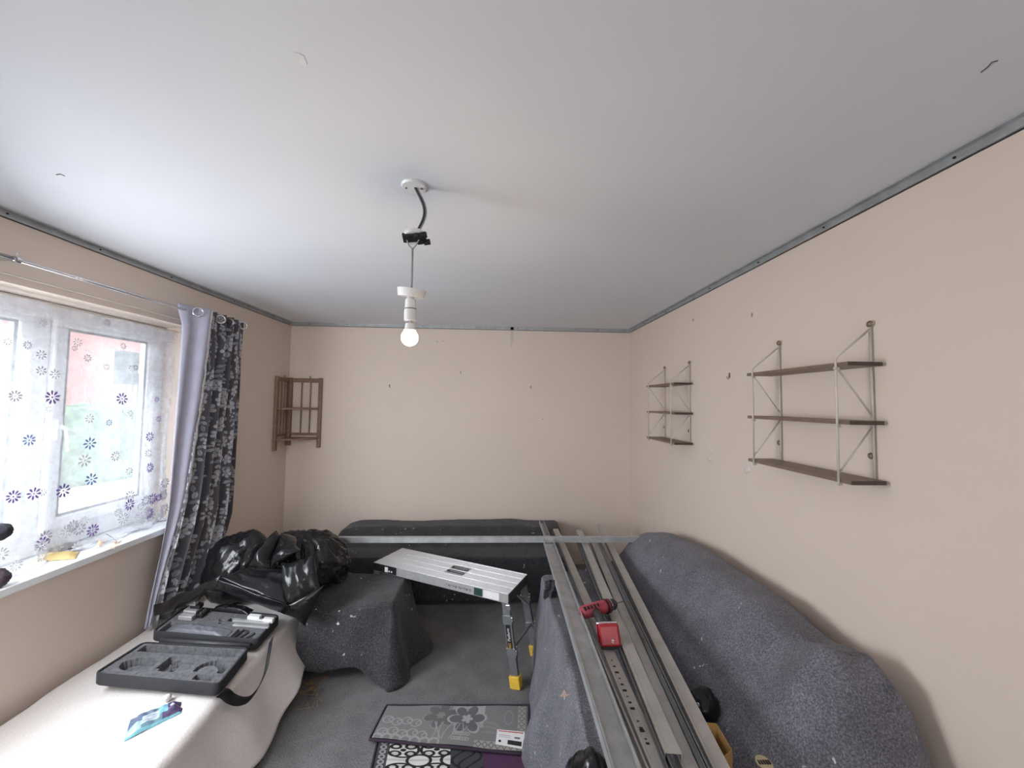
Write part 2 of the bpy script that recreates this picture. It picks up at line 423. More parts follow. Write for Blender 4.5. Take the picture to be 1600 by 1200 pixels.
MB_.hexa([a - s, a + s, b + s, b - s], [v + Vector((0, 0, .22)) for v in (a - s, a + s, b + s, b - s)])
tag(MB_.build('garden_wall', UPVC), 'low white garden wall along the foot of the hedge', 'wall')

# ------------------------------------------------------------------ perimeter channels fixed under the ceiling
def channel_sec(w, h, t=.0016, lip=0.):
    # U opening towards +b, web at b=0, a across
    return [(-w/2, h), (-w/2, 0), (w/2, 0), (w/2, h), (w/2 - t, h), (w/2 - t, t), (-w/2 + t, t), (-w/2 + t, h)]
def perimeter(name, label, p0, p1, inward, screws):
    p0, p1, inward = Vector(p0), Vector(p1), Vector(inward)
    t = thing(name, label, 'metal channel', (p0 + p1) / 2, 'perimeter channels under the ceiling')
    # web on the wall, upper and lower flange projecting into the room
    mb = MB().extrude([(0, .0), (0, -.031), (.012, -.031), (.012, -.0295), (.0015, -.0295), (.0015, -.0015), (.0285, -.0015), (.0285, -.006), (.030, -.006), (.030, 0)], p0, p1, inward, (0, 0, 1))
    mb.build('channel', STEEL, t)
    MB().extrude([(0, -.032), (0, -.0345), (.003, -.0345), (.003, -.032)], p0, p1, inward, (0, 0, 1)).build('shadow_gap_strip', BLACKP, t)  # black strip painting in the shadow gap below the channel
    d = (p1 - p0).normalized()
    for k in screws:
        c = p0.lerp(p1, k) + inward * .0015 + Vector((0, 0, -.013))
        MB().tube([c, c + inward * .004], .004, 8).build('screw', BLACKP, t)
    return t
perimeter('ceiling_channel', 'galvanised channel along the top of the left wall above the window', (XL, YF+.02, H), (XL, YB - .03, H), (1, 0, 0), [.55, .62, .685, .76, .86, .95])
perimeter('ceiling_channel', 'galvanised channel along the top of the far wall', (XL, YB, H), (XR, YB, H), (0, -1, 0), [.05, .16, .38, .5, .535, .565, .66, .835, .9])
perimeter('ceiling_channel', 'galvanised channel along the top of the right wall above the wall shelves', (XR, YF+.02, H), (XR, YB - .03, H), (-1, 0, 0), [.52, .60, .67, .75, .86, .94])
# ------------------------------------------------------------------ marks on ceiling and walls
def splat(name, c, rx, ry, nrm, mat, label, cat, th=.0015, seed=0, group=None):
    r_ = random.Random(seed); nrm = Vector(nrm); u, w = MB().frame(nrm); n = 18
    pts = [(math.cos(2*math.pi*i/n) * rx * r_.uniform(.75, 1.15), math.sin(2*math.pi*i/n) * ry * r_.uniform(.75, 1.15)) for i in range(n)]
    Mx = Matrix((u, w, nrm)).transposed().to_4x4(); Mx.translation = Vector(c)
    o = MB().prism(pts, -.0005, th, Mx).build(name, mat); tag(o, label, cat, group); return o
c = P(800, 522, y=YB)
splat('filler_patch', (c.x, YB, 2.348), .018, .15, (0, -1, 0), FILL, 'pale smear of dried filler on the far wall just under the channel', 'filler patch', seed=3)
CM = simple('ceiling_mark', (.76, .76, .78), .9)
CMD = simple('ceiling_scratch', (.12, .11, .12), .8)
c = P(470, 92, z=H); splat('ceiling_dent', (c.x, c.y, H), .018, .012, (0, 0, -1), CM, 'small round filled dent in the ceiling near the top of the photo', 'ceiling mark', seed=4)
def scratch(pts, r, label):
    q = [P(*p, z=H - .001) for p in pts]
    tag(MB().tube(q, r, 5).build('ceiling_scratch', CMD), label, 'scratch')
scratch([(88, 273), (94, 272), (101, 275)], .0018, 'short dark scratch in the ceiling above the window')
scratch([(1533, 113), (1543, 105), (1550, 97), (1559, 95)], .0016, 'curved dark scratch in the ceiling at upper right')
def screw_hook(px, py, label):
    c = P(px, py, y=YB)
    t = thing('cup_hook', label, 'hook', c, 'small dark hooks in the far wall')
    MB().tube([c + Vector((0, 0, .012)), c + Vector((0, -.012, .012)), c + Vector((0, -.014, 0))], .0028, 6).build('shank', BLACKP, t)
    MB().tube([c + Vector((0, -.014, 0)), c + Vector((0, -.012, -.012)), c + Vector((0.003, -.005, -.014))], .0024, 6).build('hook_tip', BLACKP, t)
screw_hook(609, 603, 'small dark hook in the far wall, the one left of the middle')
screw_hook(720, 582, 'small dark hook in the middle of the far wall, the highest of three')
screw_hook(829, 605, 'small dark hook in the far wall, rightmost of the three')
for px, py, l in ((683, 534, 'left of a pair of screw holes above the far wall hooks'), (692, 533, 'right of a pair of screw holes above the far wall hooks'), (848, 655, 'tiny nail hole low on the far wall right of the hooks')):
    c = P(px, py, y=YB); tag(MB().tube([c, c + Vector((0, -.002, 0))], .005, 8).build('wall_plug', GREYM), l, 'screw hole')
CLEARP = simple('clear_plastic', (.72, .70, .68), .2)
def jhook(px, py, s, mat, label):
    c = P(px, py, x=XR)
    t = thing('adhesive_hook', label, 'hook', c)
    MB().box((XR - .003, c.y - .009*s, c.z - .012*s), (XR, c.y + .009*s, c.z + .026*s)).build('base_plate', mat, t, bevel=.001)
    MB().tube([c + Vector((-.003, 0, .01*s)), c + Vector((-.006, 0, -.014*s)), c + Vector((-.014*s, 0, -.02*s)), c + Vector((-.02*s, 0, -.012*s)), c + Vector((-.021*s, 0, 0))], .003*s, 6).build('hook', mat, t)
jhook(1140, 588, .8, BRASS, 'small brass hook on the right wall between the two wall shelves')
jhook(1111, 715, 1.1, CLEARP, 'clear plastic hook on the right wall below and right of the smaller shelf')
jhook(1170, 732, 1.3, CLEARP, 'clear plastic hook on the right wall at the lower left corner of the larger shelf')
for px, py, l in ((1175, 492, 'small grey smudge high on the right wall above the larger shelf'), (1083, 500, 'tiny grey mark high on the right wall near the far corner')):
    c = P(px, py, x=XR); splat('wall_smudge', (XR, c.y, c.z), .008, .012, (-1, 0, 0), simple('wall_smudge', (.33, .28, .26), .9), l, 'wall mark', seed=px, th=.0008)

# ------------------------------------------------------------------ wire wall shelves
XF = 1.248
def wall_shelf(label, y0, y1, zt):
    t = thing('wall_shelf', label, 'wall shelf', (XR, (y0+y1)/2, zt - .57), 'wire and wood wall shelves on the right wall')
    r = .0042
    for y in (y0, y1):
        f = MB(); xb = XR - .010
        f.tube([(xb, y, zt - .002), (xb, y, zt - .575)], r, 8)
        f.tube([(xb, y, zt - .012), (XF, y, zt - .122), (XF, y, zt - .578)], r, 8)
        fo = f.build('side_frame', CREAM, t, smooth=True)
        MB().tube([(XF, y, zt - .150), (xb, y, zt - .335)], r*.75, 8).build('diagonal_rod', CREAM, fo, smooth=True)
        MB().tube([(xb, y, zt - .370), (XF, y, zt - .545)], r*.75, 8).build('diagonal_rod', CREAM, fo, smooth=True)
        for k, zz in enumerate((zt + .008, zt - .48)):
            ring = [(xb - .001, y + (0 if k == 0 else .010) + .009*math.cos(a), zz + .009*math.sin(a)) for a in [2*math.pi*i/14 for i in range(14)]]
            MB().tube(ring, .0035, 6, True).build('fixing_eye', BRASS, fo, smooth=True)
        for zz in (zt - .146, zt - .357, zt - .568):
            MB().tube([(XF - .006, y, zz - .014), (XF + .012, y, zz - .014)], .005, 8).build('support_pin', CREAM, fo)
    for zz in (zt - .146, zt - .357, zt - .568):
        bo = MB().box((XF + .004, y0 - .045, zz - .007), (XR - .014, y1 + .045, zz + .007)).build('shelf_board', WOODB, t, bevel=.001)
        for s_, y in ((-1, y0 - .045), (1, y1 + .045)):
            MB().box((XF + .004, min(y, y + s_*.0015), zz - .007), (XR - .014, max(y, y + s_*.0015), zz + .007)).build('board_end', WOODD, bo)
    return t
wall_shelf('larger looking wire and brown wood three board shelf, nearer the camera on the right wall', 1.364, 1.826, 1.922)
wall_shelf('smaller looking wire and brown wood shelf near the far corner of the right wall', 2.705, 3.112, 1.917)

# ------------------------------------------------------------------ wooden corner shelf
t = thing('corner_shelf', 'brown wooden corner shelf with spindled backs hung in the far left corner', 'corner shelf', (XL, YB, 1.14))
zb, zt, xr, yl = 1.150, 1.840, -1.735, 3.70
def cbox(n, lo, hi, par=t): return MB().box(lo, hi).build(n, WOODC, par, bevel=.003)
cbox('corner_post', (XL+.004, YB-.040, zb+.02), (XL+.045, YB-.004, zt))
rp = cbox('back_panel', (xr-.035, YB-.026, zb), (xr, YB-.004, zt))
lp = cbox('side_panel', (XL+.004, yl, zb-.01), (XL+.026, yl+.04, zt))
cbox('top_rail', (XL+.045, YB-.026, zt-.045), (xr-.035, YB-.004, zt-.005), rp); cbox('top_rail', (XL+.004, yl+.04, zt-.045), (XL+.026, YB-.04, zt-.005), lp)
cbox('bottom_rail', (XL+.045, YB-.024, zb+.12), (xr-.035, YB-.006, zb+.145), rp); cbox('bottom_rail', (XL+.006, yl+.04, zb+.12), (XL+.024, YB-.04, zb+.145), lp)
for k in (1, 2):
    x = lerp(XL+.045, xr-.035, k/3 + .02); MB().tube([(x, YB-.015, zb+.145), (x, YB-.015, zt-.045)], .006, 8).build('spindle', WOODC, rp)
    y = lerp(yl+.04, YB-.04, k/3); MB().tube([(XL+.015, y, zb+.145), (XL+.015, y, zt-.045)], .006, 8).build('spindle', WOODC, lp)
for zz in (zb + .385, zb + .095):
    n = 10; pts = [(XL+.026, YB-.026), (XL+.03, yl+.005)] + [(XL+.03 + (xr-XL-.05)*math.sin(a)*1., YB - .026 - (YB-.026-yl-.0)*math.cos(a)*.98) for a in [math.pi/2*i/n for i in range(1, n+1)]]
    MB().prism(pts, zz-.009, zz+.009).build('shelf', WOODC, t, bevel=.002)
for x, y in ((XL+.01, YB-.10), (-1.86, YB-.008)): MB().tube([(x, y, zt-.005), (x, y, zt+.02)], .006, 8).build('hanging_eye', BRASS, t)

# ------------------------------------------------------------------ ceiling pendant with the rose hanging open
py_ = 1.375; ros = P(647, 290, z=H)
t = thing('pendant_light', 'bare lit bulb hanging from an opened white ceiling rose', 'pendant light', (ros.x, ros.y, H))
MB().lathe([(.001, 0), (.045, 0), (.046, -.004), (.042, -.009), (.001, -.009)], Matrix.Translation((ros.x, ros.y, H)), 32).build('ceiling_plate', WHITEP, t, autos=40)
for s_ in (-1, 1):
    c = Vector((ros.x + s_*.028, ros.y, H - .009)); MB().tube([c, c - Vector((0, 0, .003))], .004, 8).build('plate_screw', GREYM, t)
jb = P(646, 371, y=py_)
for k, (dx, mt) in enumerate(((0, BLACKC), (.009, GREYC), (-.006, GREYC))):
    pts = []
    for i in range(15):
        s_ = i / 14; x = ros.x + .004 + dx*.6 + .034 * math.sin(math.pi * min(1, s_*1.05))*(.75+.25*math.sin(s_*3)) + .004*s_
        pts.append((x, py_ + k*.003 - .002, lerp(H - .006, jb.z, s_)))
    MB().tube(pts, .0042 if k == 0 else .0034, 8).build('supply_cable', mt, t, smooth=True)
Mt = Matrix.Translation((jb.x + .003, py_, jb.z)) @ Matrix.Rotation(math.radians(-10), 4, 'Y') @ Matrix.Rotation(math.radians(-12), 4, 'X')
jr = MB().lathe([(.001, .010), (.040, .010), (.043, 0), (.040, -.004), (.001, -.004)], Mt, 28).build('terminal_plate', WHITEP, t, autos=40)
tb = MB(); rr_ = random.Random(5)
for i in range(7):
    a = rr_.uniform(-.034, .03); b_ = rr_.uniform(-.03, .02); tb.box((a, b_, -.018 + rr_.uniform(-.003, .003)), (a + rr_.uniform(.012, .024), b_ + rr_.uniform(.01, .02), -.003), Mt)
tb.box((-.04, -.028, -.012), (.042, .012, .002), Mt @ Matrix.Rotation(.12, 4, 'Z'))
tb.build('terminal_block', BLACKP, jr, bevel=.002)
cz = P(643, 452, y=py_)
for s_ in (-1, 1): MB().tube([(jb.x + s_*.022, py_ - .01, jb.z - .012), (jb.x + s_*.012 - .003, py_, jb.z - .03), (jb.x - .002, py_, jb.z - .042)], .0024, 6).build('flex_core', GREYC, t)
MB().tube([(jb.x - .002, py_, jb.z - .04), (cz.x, py_, cz.z)], .0036, 8).build('pendant_flex', GREYC, t, smooth=True)
Mc = Matrix.Translation((cz.x, py_, cz.z - .012)) @ Matrix.Rotation(math.radians(6), 4, 'Y') @ Matrix.Rotation(math.radians(9), 4, 'X')
MB().lathe([(.001, .012), (.050, .012), (.050, .010), (.0465, -.014), (.045, -.0155), (.001, -.0155)], Mc, 36).build('rose_cover', WHITEP, t, autos=35)
lh = Matrix.Translation((cz.x - .002, py_, cz.z - .030))
ho = MB().lathe([(.001, .004), (.010, .004), (.013, -.004), (.018, -.008), (.0195, -.040), (.001, -.040)], lh, 24).build('lamp_holder', WHITEP, t, autos=35)
MB().lathe([(.001, -.040), (.021, -.040), (.021, -.0435), (.001, -.0435)], lh, 24).build('holder_gap_ring', GREYM, ho)
MB().lathe([(.001, -.0435), (.0205, -.0435), (.0215, -.050), (.0215, -.084), (.001, -.084)], lh, 24).build('skirt_ring', WHITEP, ho, autos=35)
bz = -.084
bo = MB().lathe([(.001, bz), (.013, bz), (.013, bz-.012), (.001, bz-.012)], lh, 20).build('bulb_cap', CHROME, ho)
MB().lathe([(.001, bz-.010), (.0155, bz-.010), (.018, bz-.026), (.021, bz-.034), (.001, bz-.034)], lh, 24).build('bulb_base', WHITEP, t, autos=35)
gl = [(.0005, bz-.034), (.021, bz-.034)] + [(.030*math.sin(a), bz-.060 - .030*math.cos(a)*1.) for a in [math.pi*(.80 - .8*i/12) for i in range(12)]] + [(.0005, bz-.090)]
MB().lathe(gl, lh, 32).build('bulb_globe', BULB, t, smooth=True)
bl = bpy.data.lights.new('bulb_light', 'POINT'); bl.energy = 4; bl.color = (1, .72, .42); bl.shadow_soft_size = .03
blo = bpy.data.objects.new('bulb_light', bl); COL.objects.link(blo); blo.location = (cz.x, py_ , cz.z - .03 + bz - .135)

# ------------------------------------------------------------------ curtain rod, net wire
rz = 2.176; rx = -1.965
t = thing('curtain_rod', 'slim white and grey metal curtain rod above the window', 'curtain rod', (rx, 1.5, rz))
MB().tube([(rx, .3, rz), (rx, 1.62, rz)], .0095, 12).build('thick_tube', CHROME, t, smooth=True)
MB().tube([(rx, 1.60, rz), (rx, 3.02, rz)], .0075, 12).build('thin_tube', CHROME, t, smooth=True)
br = MB(); 
for y in (1.635, 3.0, .35):
    b_ = MB(); b_.tube([(XL, y, rz + .0), (rx, y, rz)], .006, 8); b_.box((XL, y - .012, rz - .03), (XL + .004, y + .012, rz + .03)); b_.tube([(rx, y - .008, rz), (rx, y + .008, rz)], .014, 12); b_.tube([(rx, y, rz), (rx, y, rz + .03)], .003, 6)
    b_.build('bracket', CHROME, t)
tag(MB().tube([(XL + .012, .3, 2.133), (XL + .012, 2.75, 2.133)], .004, 8).build('curtain_wire', CREAM), 'thin cream cord stretched along the wall between curtain rod and window head', 'cord')
# ------------------------------------------------------------------ floral curtain
def curt_edges(v):
    z = lerp(2.215, .30, v)
    yl_ = interp([0, .18, .47, .66, .83, 1], [2.475, 2.47, 2.45, 2.44, 2.41, 2.37], v)
    yr_ = interp([0, .26, .5, .75, .93, 1], [3.03, 3.02, 2.99, 2.97, 2.84, 2.72], v)
    return z, yl_, yr_
NU, NV = 420, 620
def curt_fn(u, v):
    z, yl_, yr_ = curt_edges(v)
    y = lerp(yl_ + interp([0, .3, .6, .85, 1], [.14, .125, .09, .025, .004], v), yr_, u)
    amp = lerp(.030, .040, v)
    ph = u * 2 * math.pi * 5.0 + .5 * math.sin(v * 3)
    x = -1.955 + amp * math.sin(ph) * (.5 + .5*sst(0, .1, u)) + .010 * math.sin(ph * 2.3 + v * 4)
    x -= .03 * sst(.6, 1, v) * (1 - u)
    y += .012 * math.cos(ph)
    if v < .03: x = lerp(x, -1.955 + .024 * math.sin(ph), .3)
    return (x, y, z)
mbc = grid_mb(NU, NV, curt_fn)
# printed blossoms and leafy stems, worked out as colours on the cloth
U, V = np.meshgrid(np.linspace(0, 1.05, NU), np.linspace(0, 1.95, NV))   # metres of cloth
rg = np.random.RandomState(11)
colr = np.zeros((NV, NU, 3)); colr[:] = (.12, .115, .13)
def blob(cx, cy, R, k, rot, c, inner):
    x0 = max(0, int((cx - R) / 1.05 * NU)); x1 = min(NU, int((cx + R) / 1.05 * NU) + 2); y0 = max(0, int((cy - R) / 1.95 * NV)); y1 = min(NV, int((cy + R) / 1.95 * NV) + 2)
    if x1 <= x0 or y1 <= y0: return
    dx = U[y0:y1, x0:x1] - cx; dy = V[y0:y1, x0:x1] - cy; r = np.hypot(dx, dy); a = np.arctan2(dy, dx) - rot
    m_ = r < R * (.62 + .38 * np.abs(np.cos(k * a / 2)))
    s = colr[y0:y1, x0:x1]; s[m_] = c; s[m_ & (r > R*.25) & (np.abs(np.sin(k * a / 2)) > .93)] = inner; s[r < R * .16] = inner
def leaf(cx, cy, L, w, rot, c):
    R = L
    x0 = max(0, int((cx - R) / 1.05 * NU)); x1 = min(NU, int((cx + R) / 1.05 * NU) + 2); y0 = max(0, int((cy - R) / 1.95 * NV)); y1 = min(NV, int((cy + R) / 1.95 * NV) + 2)
    if x1 <= x0 or y1 <= y0: return
    dx = U[y0:y1, x0:x1] - cx; dy = V[y0:y1, x0:x1] - cy
    p = dx * math.cos(rot) + dy * math.sin(rot); q = -dx * math.sin(rot) + dy * math.cos(rot)
    t_ = np.clip(p / L + .5, 0, 1); m_ = (np.abs(q) < w * np.sin(np.pi * t_)) & (p > -L/2) & (p < L/2)
    s = colr[y0:y1, x0:x1]; s[m_] = c; s[m_ & (np.abs(q) < .0014)] = (.2, .2, .22)
L1, L2, L3 = (.58, .58, .62), (.38, .38, .42), (.24, .24, .27)
for cx in np.arange(.04, 1.1, .082):
    ph = rg.uniform(0, 6)
    for yy in np.arange(0, 1.95, .004):      # winding stems
        xx = cx + .022 * math.sin(yy * 14 + ph)
        i = int(xx / 1.05 * NU); j = int(yy / 1.95 * NV)
        if 0 <= i < NU - 1 and 0 <= j < NV: colr[j, i:i+1] = L2
    yy = rg.uniform(0, .08)
    while yy < 1.95:
        xx = cx + .022 * math.sin(yy * 14 + ph); kind = rg.randint(0, 4)
        if kind == 0: blob(xx, yy, rg.uniform(.030, .042), 5, rg.uniform(0, 6), L1, L3); yy += .062
        elif kind == 1:
            for s_ in (-1, 1): leaf(xx + s_*.016, yy, .042, .010, .5*s_ + 1.57*0 + (0 if s_ > 0 else math.pi), L1 if rg.rand() < .5 else L2)
            yy += .036
        elif kind == 2: leaf(xx, yy, .05, .013, 1.57 + rg.uniform(-.5, .5), L2 if rg.rand() < .6 else L1); yy += .044
        else:
            for _ in range(5): blob(xx + rg.uniform(-.02, .02), yy + rg.uniform(-.02, .02), .009, 5, 0, L1, L3)
            yy += .046
t = thing('floral_curtain', 'grey eyelet curtain with white flowers and leaves hanging right of the window', 'curtain', (-1.955, 2.74, 1.2))
mbc.build('printed_cloth', VC, t, smooth=True, colors=colr.reshape(-1, 3))
# plain lining turned towards the window, with a shiny edge band
def lin_fn(u, v):
    z, yl_, yr_ = curt_edges(v); wd = interp([0, .3, .6, .85, 1], [.145, .13, .095, .03, .008], v)
    y = lerp(yl_ - .012, yl_ + wd, u); x = lerp(-1.955, lerp(-1.900, -1.945, v), u) - .035 * (1 - sst(0, .08, v)) * (1 - u) + .010 * math.sin(u * 9 + v * 2) - .03 * sst(.6, 1, v)
    return (x, y, z - .004)
grid_mb(20, 60, lin_fn).build('lining', LINING, t, smooth=True, solid=.001)
def edge_fn(u, v):
    z, yl_, yr_ = curt_edges(v); wd = interp([0, .3, .6, .85, 1], [.145, .13, .095, .03, .008], v)
    y = yl_ + wd + .022 * u + .0015 * math.sin(v * 60); x = lerp(-1.897, -1.942, v) + .002 * math.sin(v * 90) + .012 * math.sin(9 + v*2) * 0 - .03 * sst(.6, 1, v) - .004*u
    return (x, y, z - .004)
grid_mb(5, 180, edge_fn).build('satin_edge', SATIN, t, smooth=True, solid=.001)
for y, x, rot in ((2.545, -1.925, .55), (2.66, -1.95, -.3), (2.77, -1.94, .4), (2.88, -1.95, -.4), (2.985, -1.925, .5)):
    R_ = Matrix.Translation((x, y, rz)) @ Matrix.Rotation(rot + (0.25), 4, 'Z')
    ring = [R_ @ Vector((.027*math.cos(a), 0, .027*math.sin(a))) for a in [2*math.pi*i/24 for i in range(24)]]
    e = MB().tube(ring, .0062, 8, True).build('eyelet', CHROME, t, smooth=True)

# ------------------------------------------------------------------ net curtain
NXC = -2.165
def net_fn(u, v):
    y = lerp(.50, 2.685, u); zt_ = 2.062; zb_ = sillz(y) + .006
    z = lerp(zt_, zb_, min(1, v / .86))
    fold = .012 * math.sin(y * 34 + 1.2*math.sin(y*5)) + .018 * math.sin(y * 11 + 1)
    x = NXC + fold * (.4 + .6 * min(1, v*2)) + .02 * sst(.5, .86, v)
    if v > .86:
        w = (v - .86) / .14; x += .035 * w + .012 * math.sin(y*21) * w; z = zb_ + .004 * math.sin(y*40) * w
    z -= .0 
    y2 = y + (.03 * math.sin(v * 3) * (1 if u < .99 else 0))
    return (x, y2 if u < .98 else y + .02 * math.sin(v*7), z)
t = thing('net_curtain', 'sheer white net curtain with embroidered purple and blue daisies over the window', 'net curtain', (NXC, 1.4, .87))
grid_mb(420, 60, net_fn).build('net_panel', NET, t, smooth=True)
grid_mb(420, 3, lambda u, v: tuple(Vector(net_fn(u, v * .05)) + Vector((.003, 0, .004 + .012*v*math.sin(u*90)*.4)))).build('heading_tape', NETD, t, smooth=True)
def hem_fn(u, v):
    vv = .93 + .07 * v + .012 * abs(math.sin(u * 60)) * v
    return tuple(Vector(net_fn(u, min(1, vv))) + Vector((.006 * (vv > 1), 0, .0025)))
grid_mb(420, 5, hem_fn).build('lace_hem', NETD, t, smooth=True)
def flower(name, u, v, R, mat, npet=9, rot=0.):
    p = Vector(net_fn(u, v)); pu = (Vector(net_fn(min(1, u + .004), v)) - Vector(net_fn(max(0, u - .004), v))).normalized(); pv = (Vector(net_fn(u, max(0, v - .02))) - Vector(net_fn(u, min(1, v + .02)))).normalized()
    pu = Vector((0, 1, 0)) * 1.0 if v < .86 else pu
    n_ = pu.cross(pv).normalized(); off = Vector((.009, 0, .004)) if v < .86 else Vector((0, 0, .006))
    mb = MB()
    for k in range(npet):
        a = rot + 2*math.pi*k/npet; d = pu * math.cos(a) + pv * math.sin(a); s = pu * -math.sin(a) + pv * math.cos(a)
        vs = [p + off + d * (R * (.28 + .72*q)) + s * (R * .15 * w) for q, w in ((0, 0), (.35, .8), (.75, 1), (1, 0), (.75, -1), (.35, -.8))]
        mb.add(vs, [tuple(range(6))])
    mb.add([p + off + pu*math.cos(2*math.pi*i/8)*R*.13 + pv*math.sin(2*math.pi*i/8)*R*.13 for i in range(8)], [tuple(range(8))])
    mb.build(name, mat, t, solid=.0008)
def uvp(px, py):
    q = P(px, py, x=NXC); u = (q.y - .50) / (2.685 - .50); v = (2.062 - q.z) / (2.062 - sillz(q.y) - .006) * .86
    return clamp(u, 0, 1), clamp(v, .01, .99)
for px, py, R, mt in ((72, 622, .036, PURPLE), (176, 624, .036, BLUEF), (160, 662, .02, BLUEF), (242, 625, .02, PURPLE), (244, 656, .022, PURPLE), (129, 695, .034, BLUEF), (223, 684, .03, PURPLE), (131, 752, .034, BLUEF), (92, 770, .036, PURPLE), (226, 733, .032, PURPLE), (30, 775, .03, PURPLE), (0, 780, .03, PURPLE), (240, 780, .026, PURPLE), (130, 560, .022, GREYT), (113, 545, .016, GREYT), (52, 555, .024, GREYT), (50, 580, .024, GREYT), (32, 540, .02, GREYT), (8, 620, .028, GREYT), (220, 710, .028, LACEW), (120, 722, .036, LACEW), (165, 715, .03, LACEW), (165, 505, .022, GREYT), (60, 505, .02, GREYT), (205, 575, .018, GREYT), (25, 690, .028, BLUEF)):
    u, v = uvp(px, py); flower('embroidered_flower', u, v, R, mt, random.choice((8, 9, 10)), random.random())
for k, (px, py) in enumerate(((83, 820), (150, 805), (219, 807), (116, 837), (112, 812), (132, 825), (180, 795), (210, 787), (60, 845), (40, 850), (12, 865), (190, 815), (240, 800), (165, 790), (70, 800), (20, 820))):
    q = P(px, py, z=.885); u = clamp((q.y - .50) / 2.185, 0, .995); 
    u, v = uvp(px, py); v = min(v, .99) if q.x < -2.14 else .97 - .02*(k % 3)
    u = clamp((q.y - .50) / 2.185, 0, .99)
    flower('embroidered_flower', u, v, .034, (PURPLE if k in (0, 1, 2, 3, 10) else LACEW if k % 2 else GREYT), 10, k)
rl = random.Random(21)
for k in range(46):
    u = rl.uniform(.35, .985); flower('lace_flower', u, rl.uniform(.76, .985), rl.uniform(.022, .034), LACEW if k % 4 else GREYT, 10, k)
for k in range(20): flower('lace_flower', rl.uniform(.5, .985), rl.uniform(.02, .7), rl.uniform(.014, .026), LACEW, 8, k)
for pts in (((30, 575), (38, 560), (32, 600), (26, 625)), ((185, 655), (176, 640), (170, 700), (178, 750)), ((215, 700), (210, 690), (205, 720), (208, 755)), ((112, 722), (104, 740), (110, 765), (100, 790)), ((22, 715), (28, 690), (36, 740), (28, 780)), ((120, 570), (126, 600), (133, 640), (131, 680))):
    q = []
    for a in pts:
        u, v = uvp(*a); q.append(Vector(net_fn(u, v)) + Vector((.008, 0, 0)))
    q = [q[0]] + [a.lerp(b, f) + Vector((0, .008*math.sin(f*6.28 + i*2), 0)) for i, (a, b) in enumerate(zip(q, q[1:])) for f in (.25, .5, .75, 1)]
    MB().tube(q, .0013, 4).build('embroidered_stem', GREYT, t)
tag(MB().tube([(NXC, .47, 2.066), (NXC, 2.70, 2.066)], .005, 8).build('net_curtain_wire', CREAM), 'cream wire carrying the net curtain at the top of the window recess', 'curtain wire')
# ------------------------------------------------------------------ draped cloths
def rrect(x0, x1, y0, y1, r, a):
    # point on a rounded rectangle at parameter a in [0,1), and outward normal
    segs = [(x1 - r, y0, 1, 0, 0)]
    L = [y1-y0-2*r, math.pi/2*r, x1-x0-2*r, math.pi/2*r, y1-y0-2*r, math.pi/2*r, x1-x0-2*r, math.pi/2*r]
    s = (a % 1) * sum(L)
    for i, l in enumerate(L):
        if s <= l: break
        s -= l
    q = s / r
    if i == 0: return (x1, y0+r+s, 1, 0)
    if i == 1: return (x1-r+r*math.cos(q), y1-r+r*math.sin(q), math.cos(q), math.sin(q))
    if i == 2: return (x1-r-s, y1, 0, 1)
    if i == 3: return (x0+r-r*math.sin(q), y1-r+r*math.cos(q), -math.sin(q), math.cos(q))
    if i == 4: return (x0, y1-r-s, -1, 0)
    if i == 5: return (x0+r-r*math.cos(q), y0+r-r*math.sin(q), -math.cos(q), -math.sin(q))
    if i == 6: return (x0+r+s, y0, 0, -1)
    return (x1-r+r*math.sin(q), y0+r-r*math.cos(q), math.sin(q), -math.cos(q))
def drape(x0, x1, y0, y1, r, top, hem, flare, fold=.015, nf=23, seed=0, na=300, nt_=26, ns=26, fil=.035, wr=.006, wf=6.):
    """cloth over a block: fan of rings on top, then down the sides to hem(x,y); flare(x,y) moves the hem outwards"""
    sd = Vector((seed * 7.13, seed * 3.7, seed * 1.9)); cx, cy = (x0+x1)/2, (y0+y1)/2
    mb = MB(); rows = nt_ + ns
    for j in range(rows):
        for i in range(na):
            ex, ey, nx, ny = rrect(x0, x1, y0, y1, r, i / na)
            if j < nt_:
                s = (j / (nt_ - 1)); s = 1 - (1 - s) ** 1.5
                x = lerp(cx, ex, s); y = lerp(cy, ey, s)
                # distance to the edge for the rounded shoulder
                de = (1 - s) * math.hypot(ex - cx, ey - cy); k = clamp(1 - de / fil)
                z = top(x, y) - fil * (1 - math.sqrt(max(0, 1 - k * k))) * .9
            else:
                s = (j - nt_ + 1) / ns; zt = top(ex, ey) - fil * .9; zh = hem(ex, ey)
                z = lerp(zt, zh, s); fl = flare(ex, ey)
                fn = noise.noise(Vector((ex * nf / 2.6, ey * nf / 2.6, s * .6)) + sd)
                o = fl * (s ** 1.2) + fold * fn * min(1, s * 1.6) * 2 + .01 * s
                x = ex + nx * o; y = ey + ny * o
                z += .02 * noise.noise(Vector((ex * 3, ey * 3, 5)) + sd) * s
            q = Vector((x, y, z)); d = noise.noise_vector(q * wf + sd) * wr + noise.noise_vector(q * wf * 3.2 + sd) * wr * .35
            if z + d.z < .004: d.z = .004 - z
            mb.v.append(q + d)
    for j in range(rows - 1):
        for i in range(na): mb.f.append((j*na+i, j*na+(i+1)%na, (j+1)*na+(i+1)%na, (j+1)*na+i))
    return mb

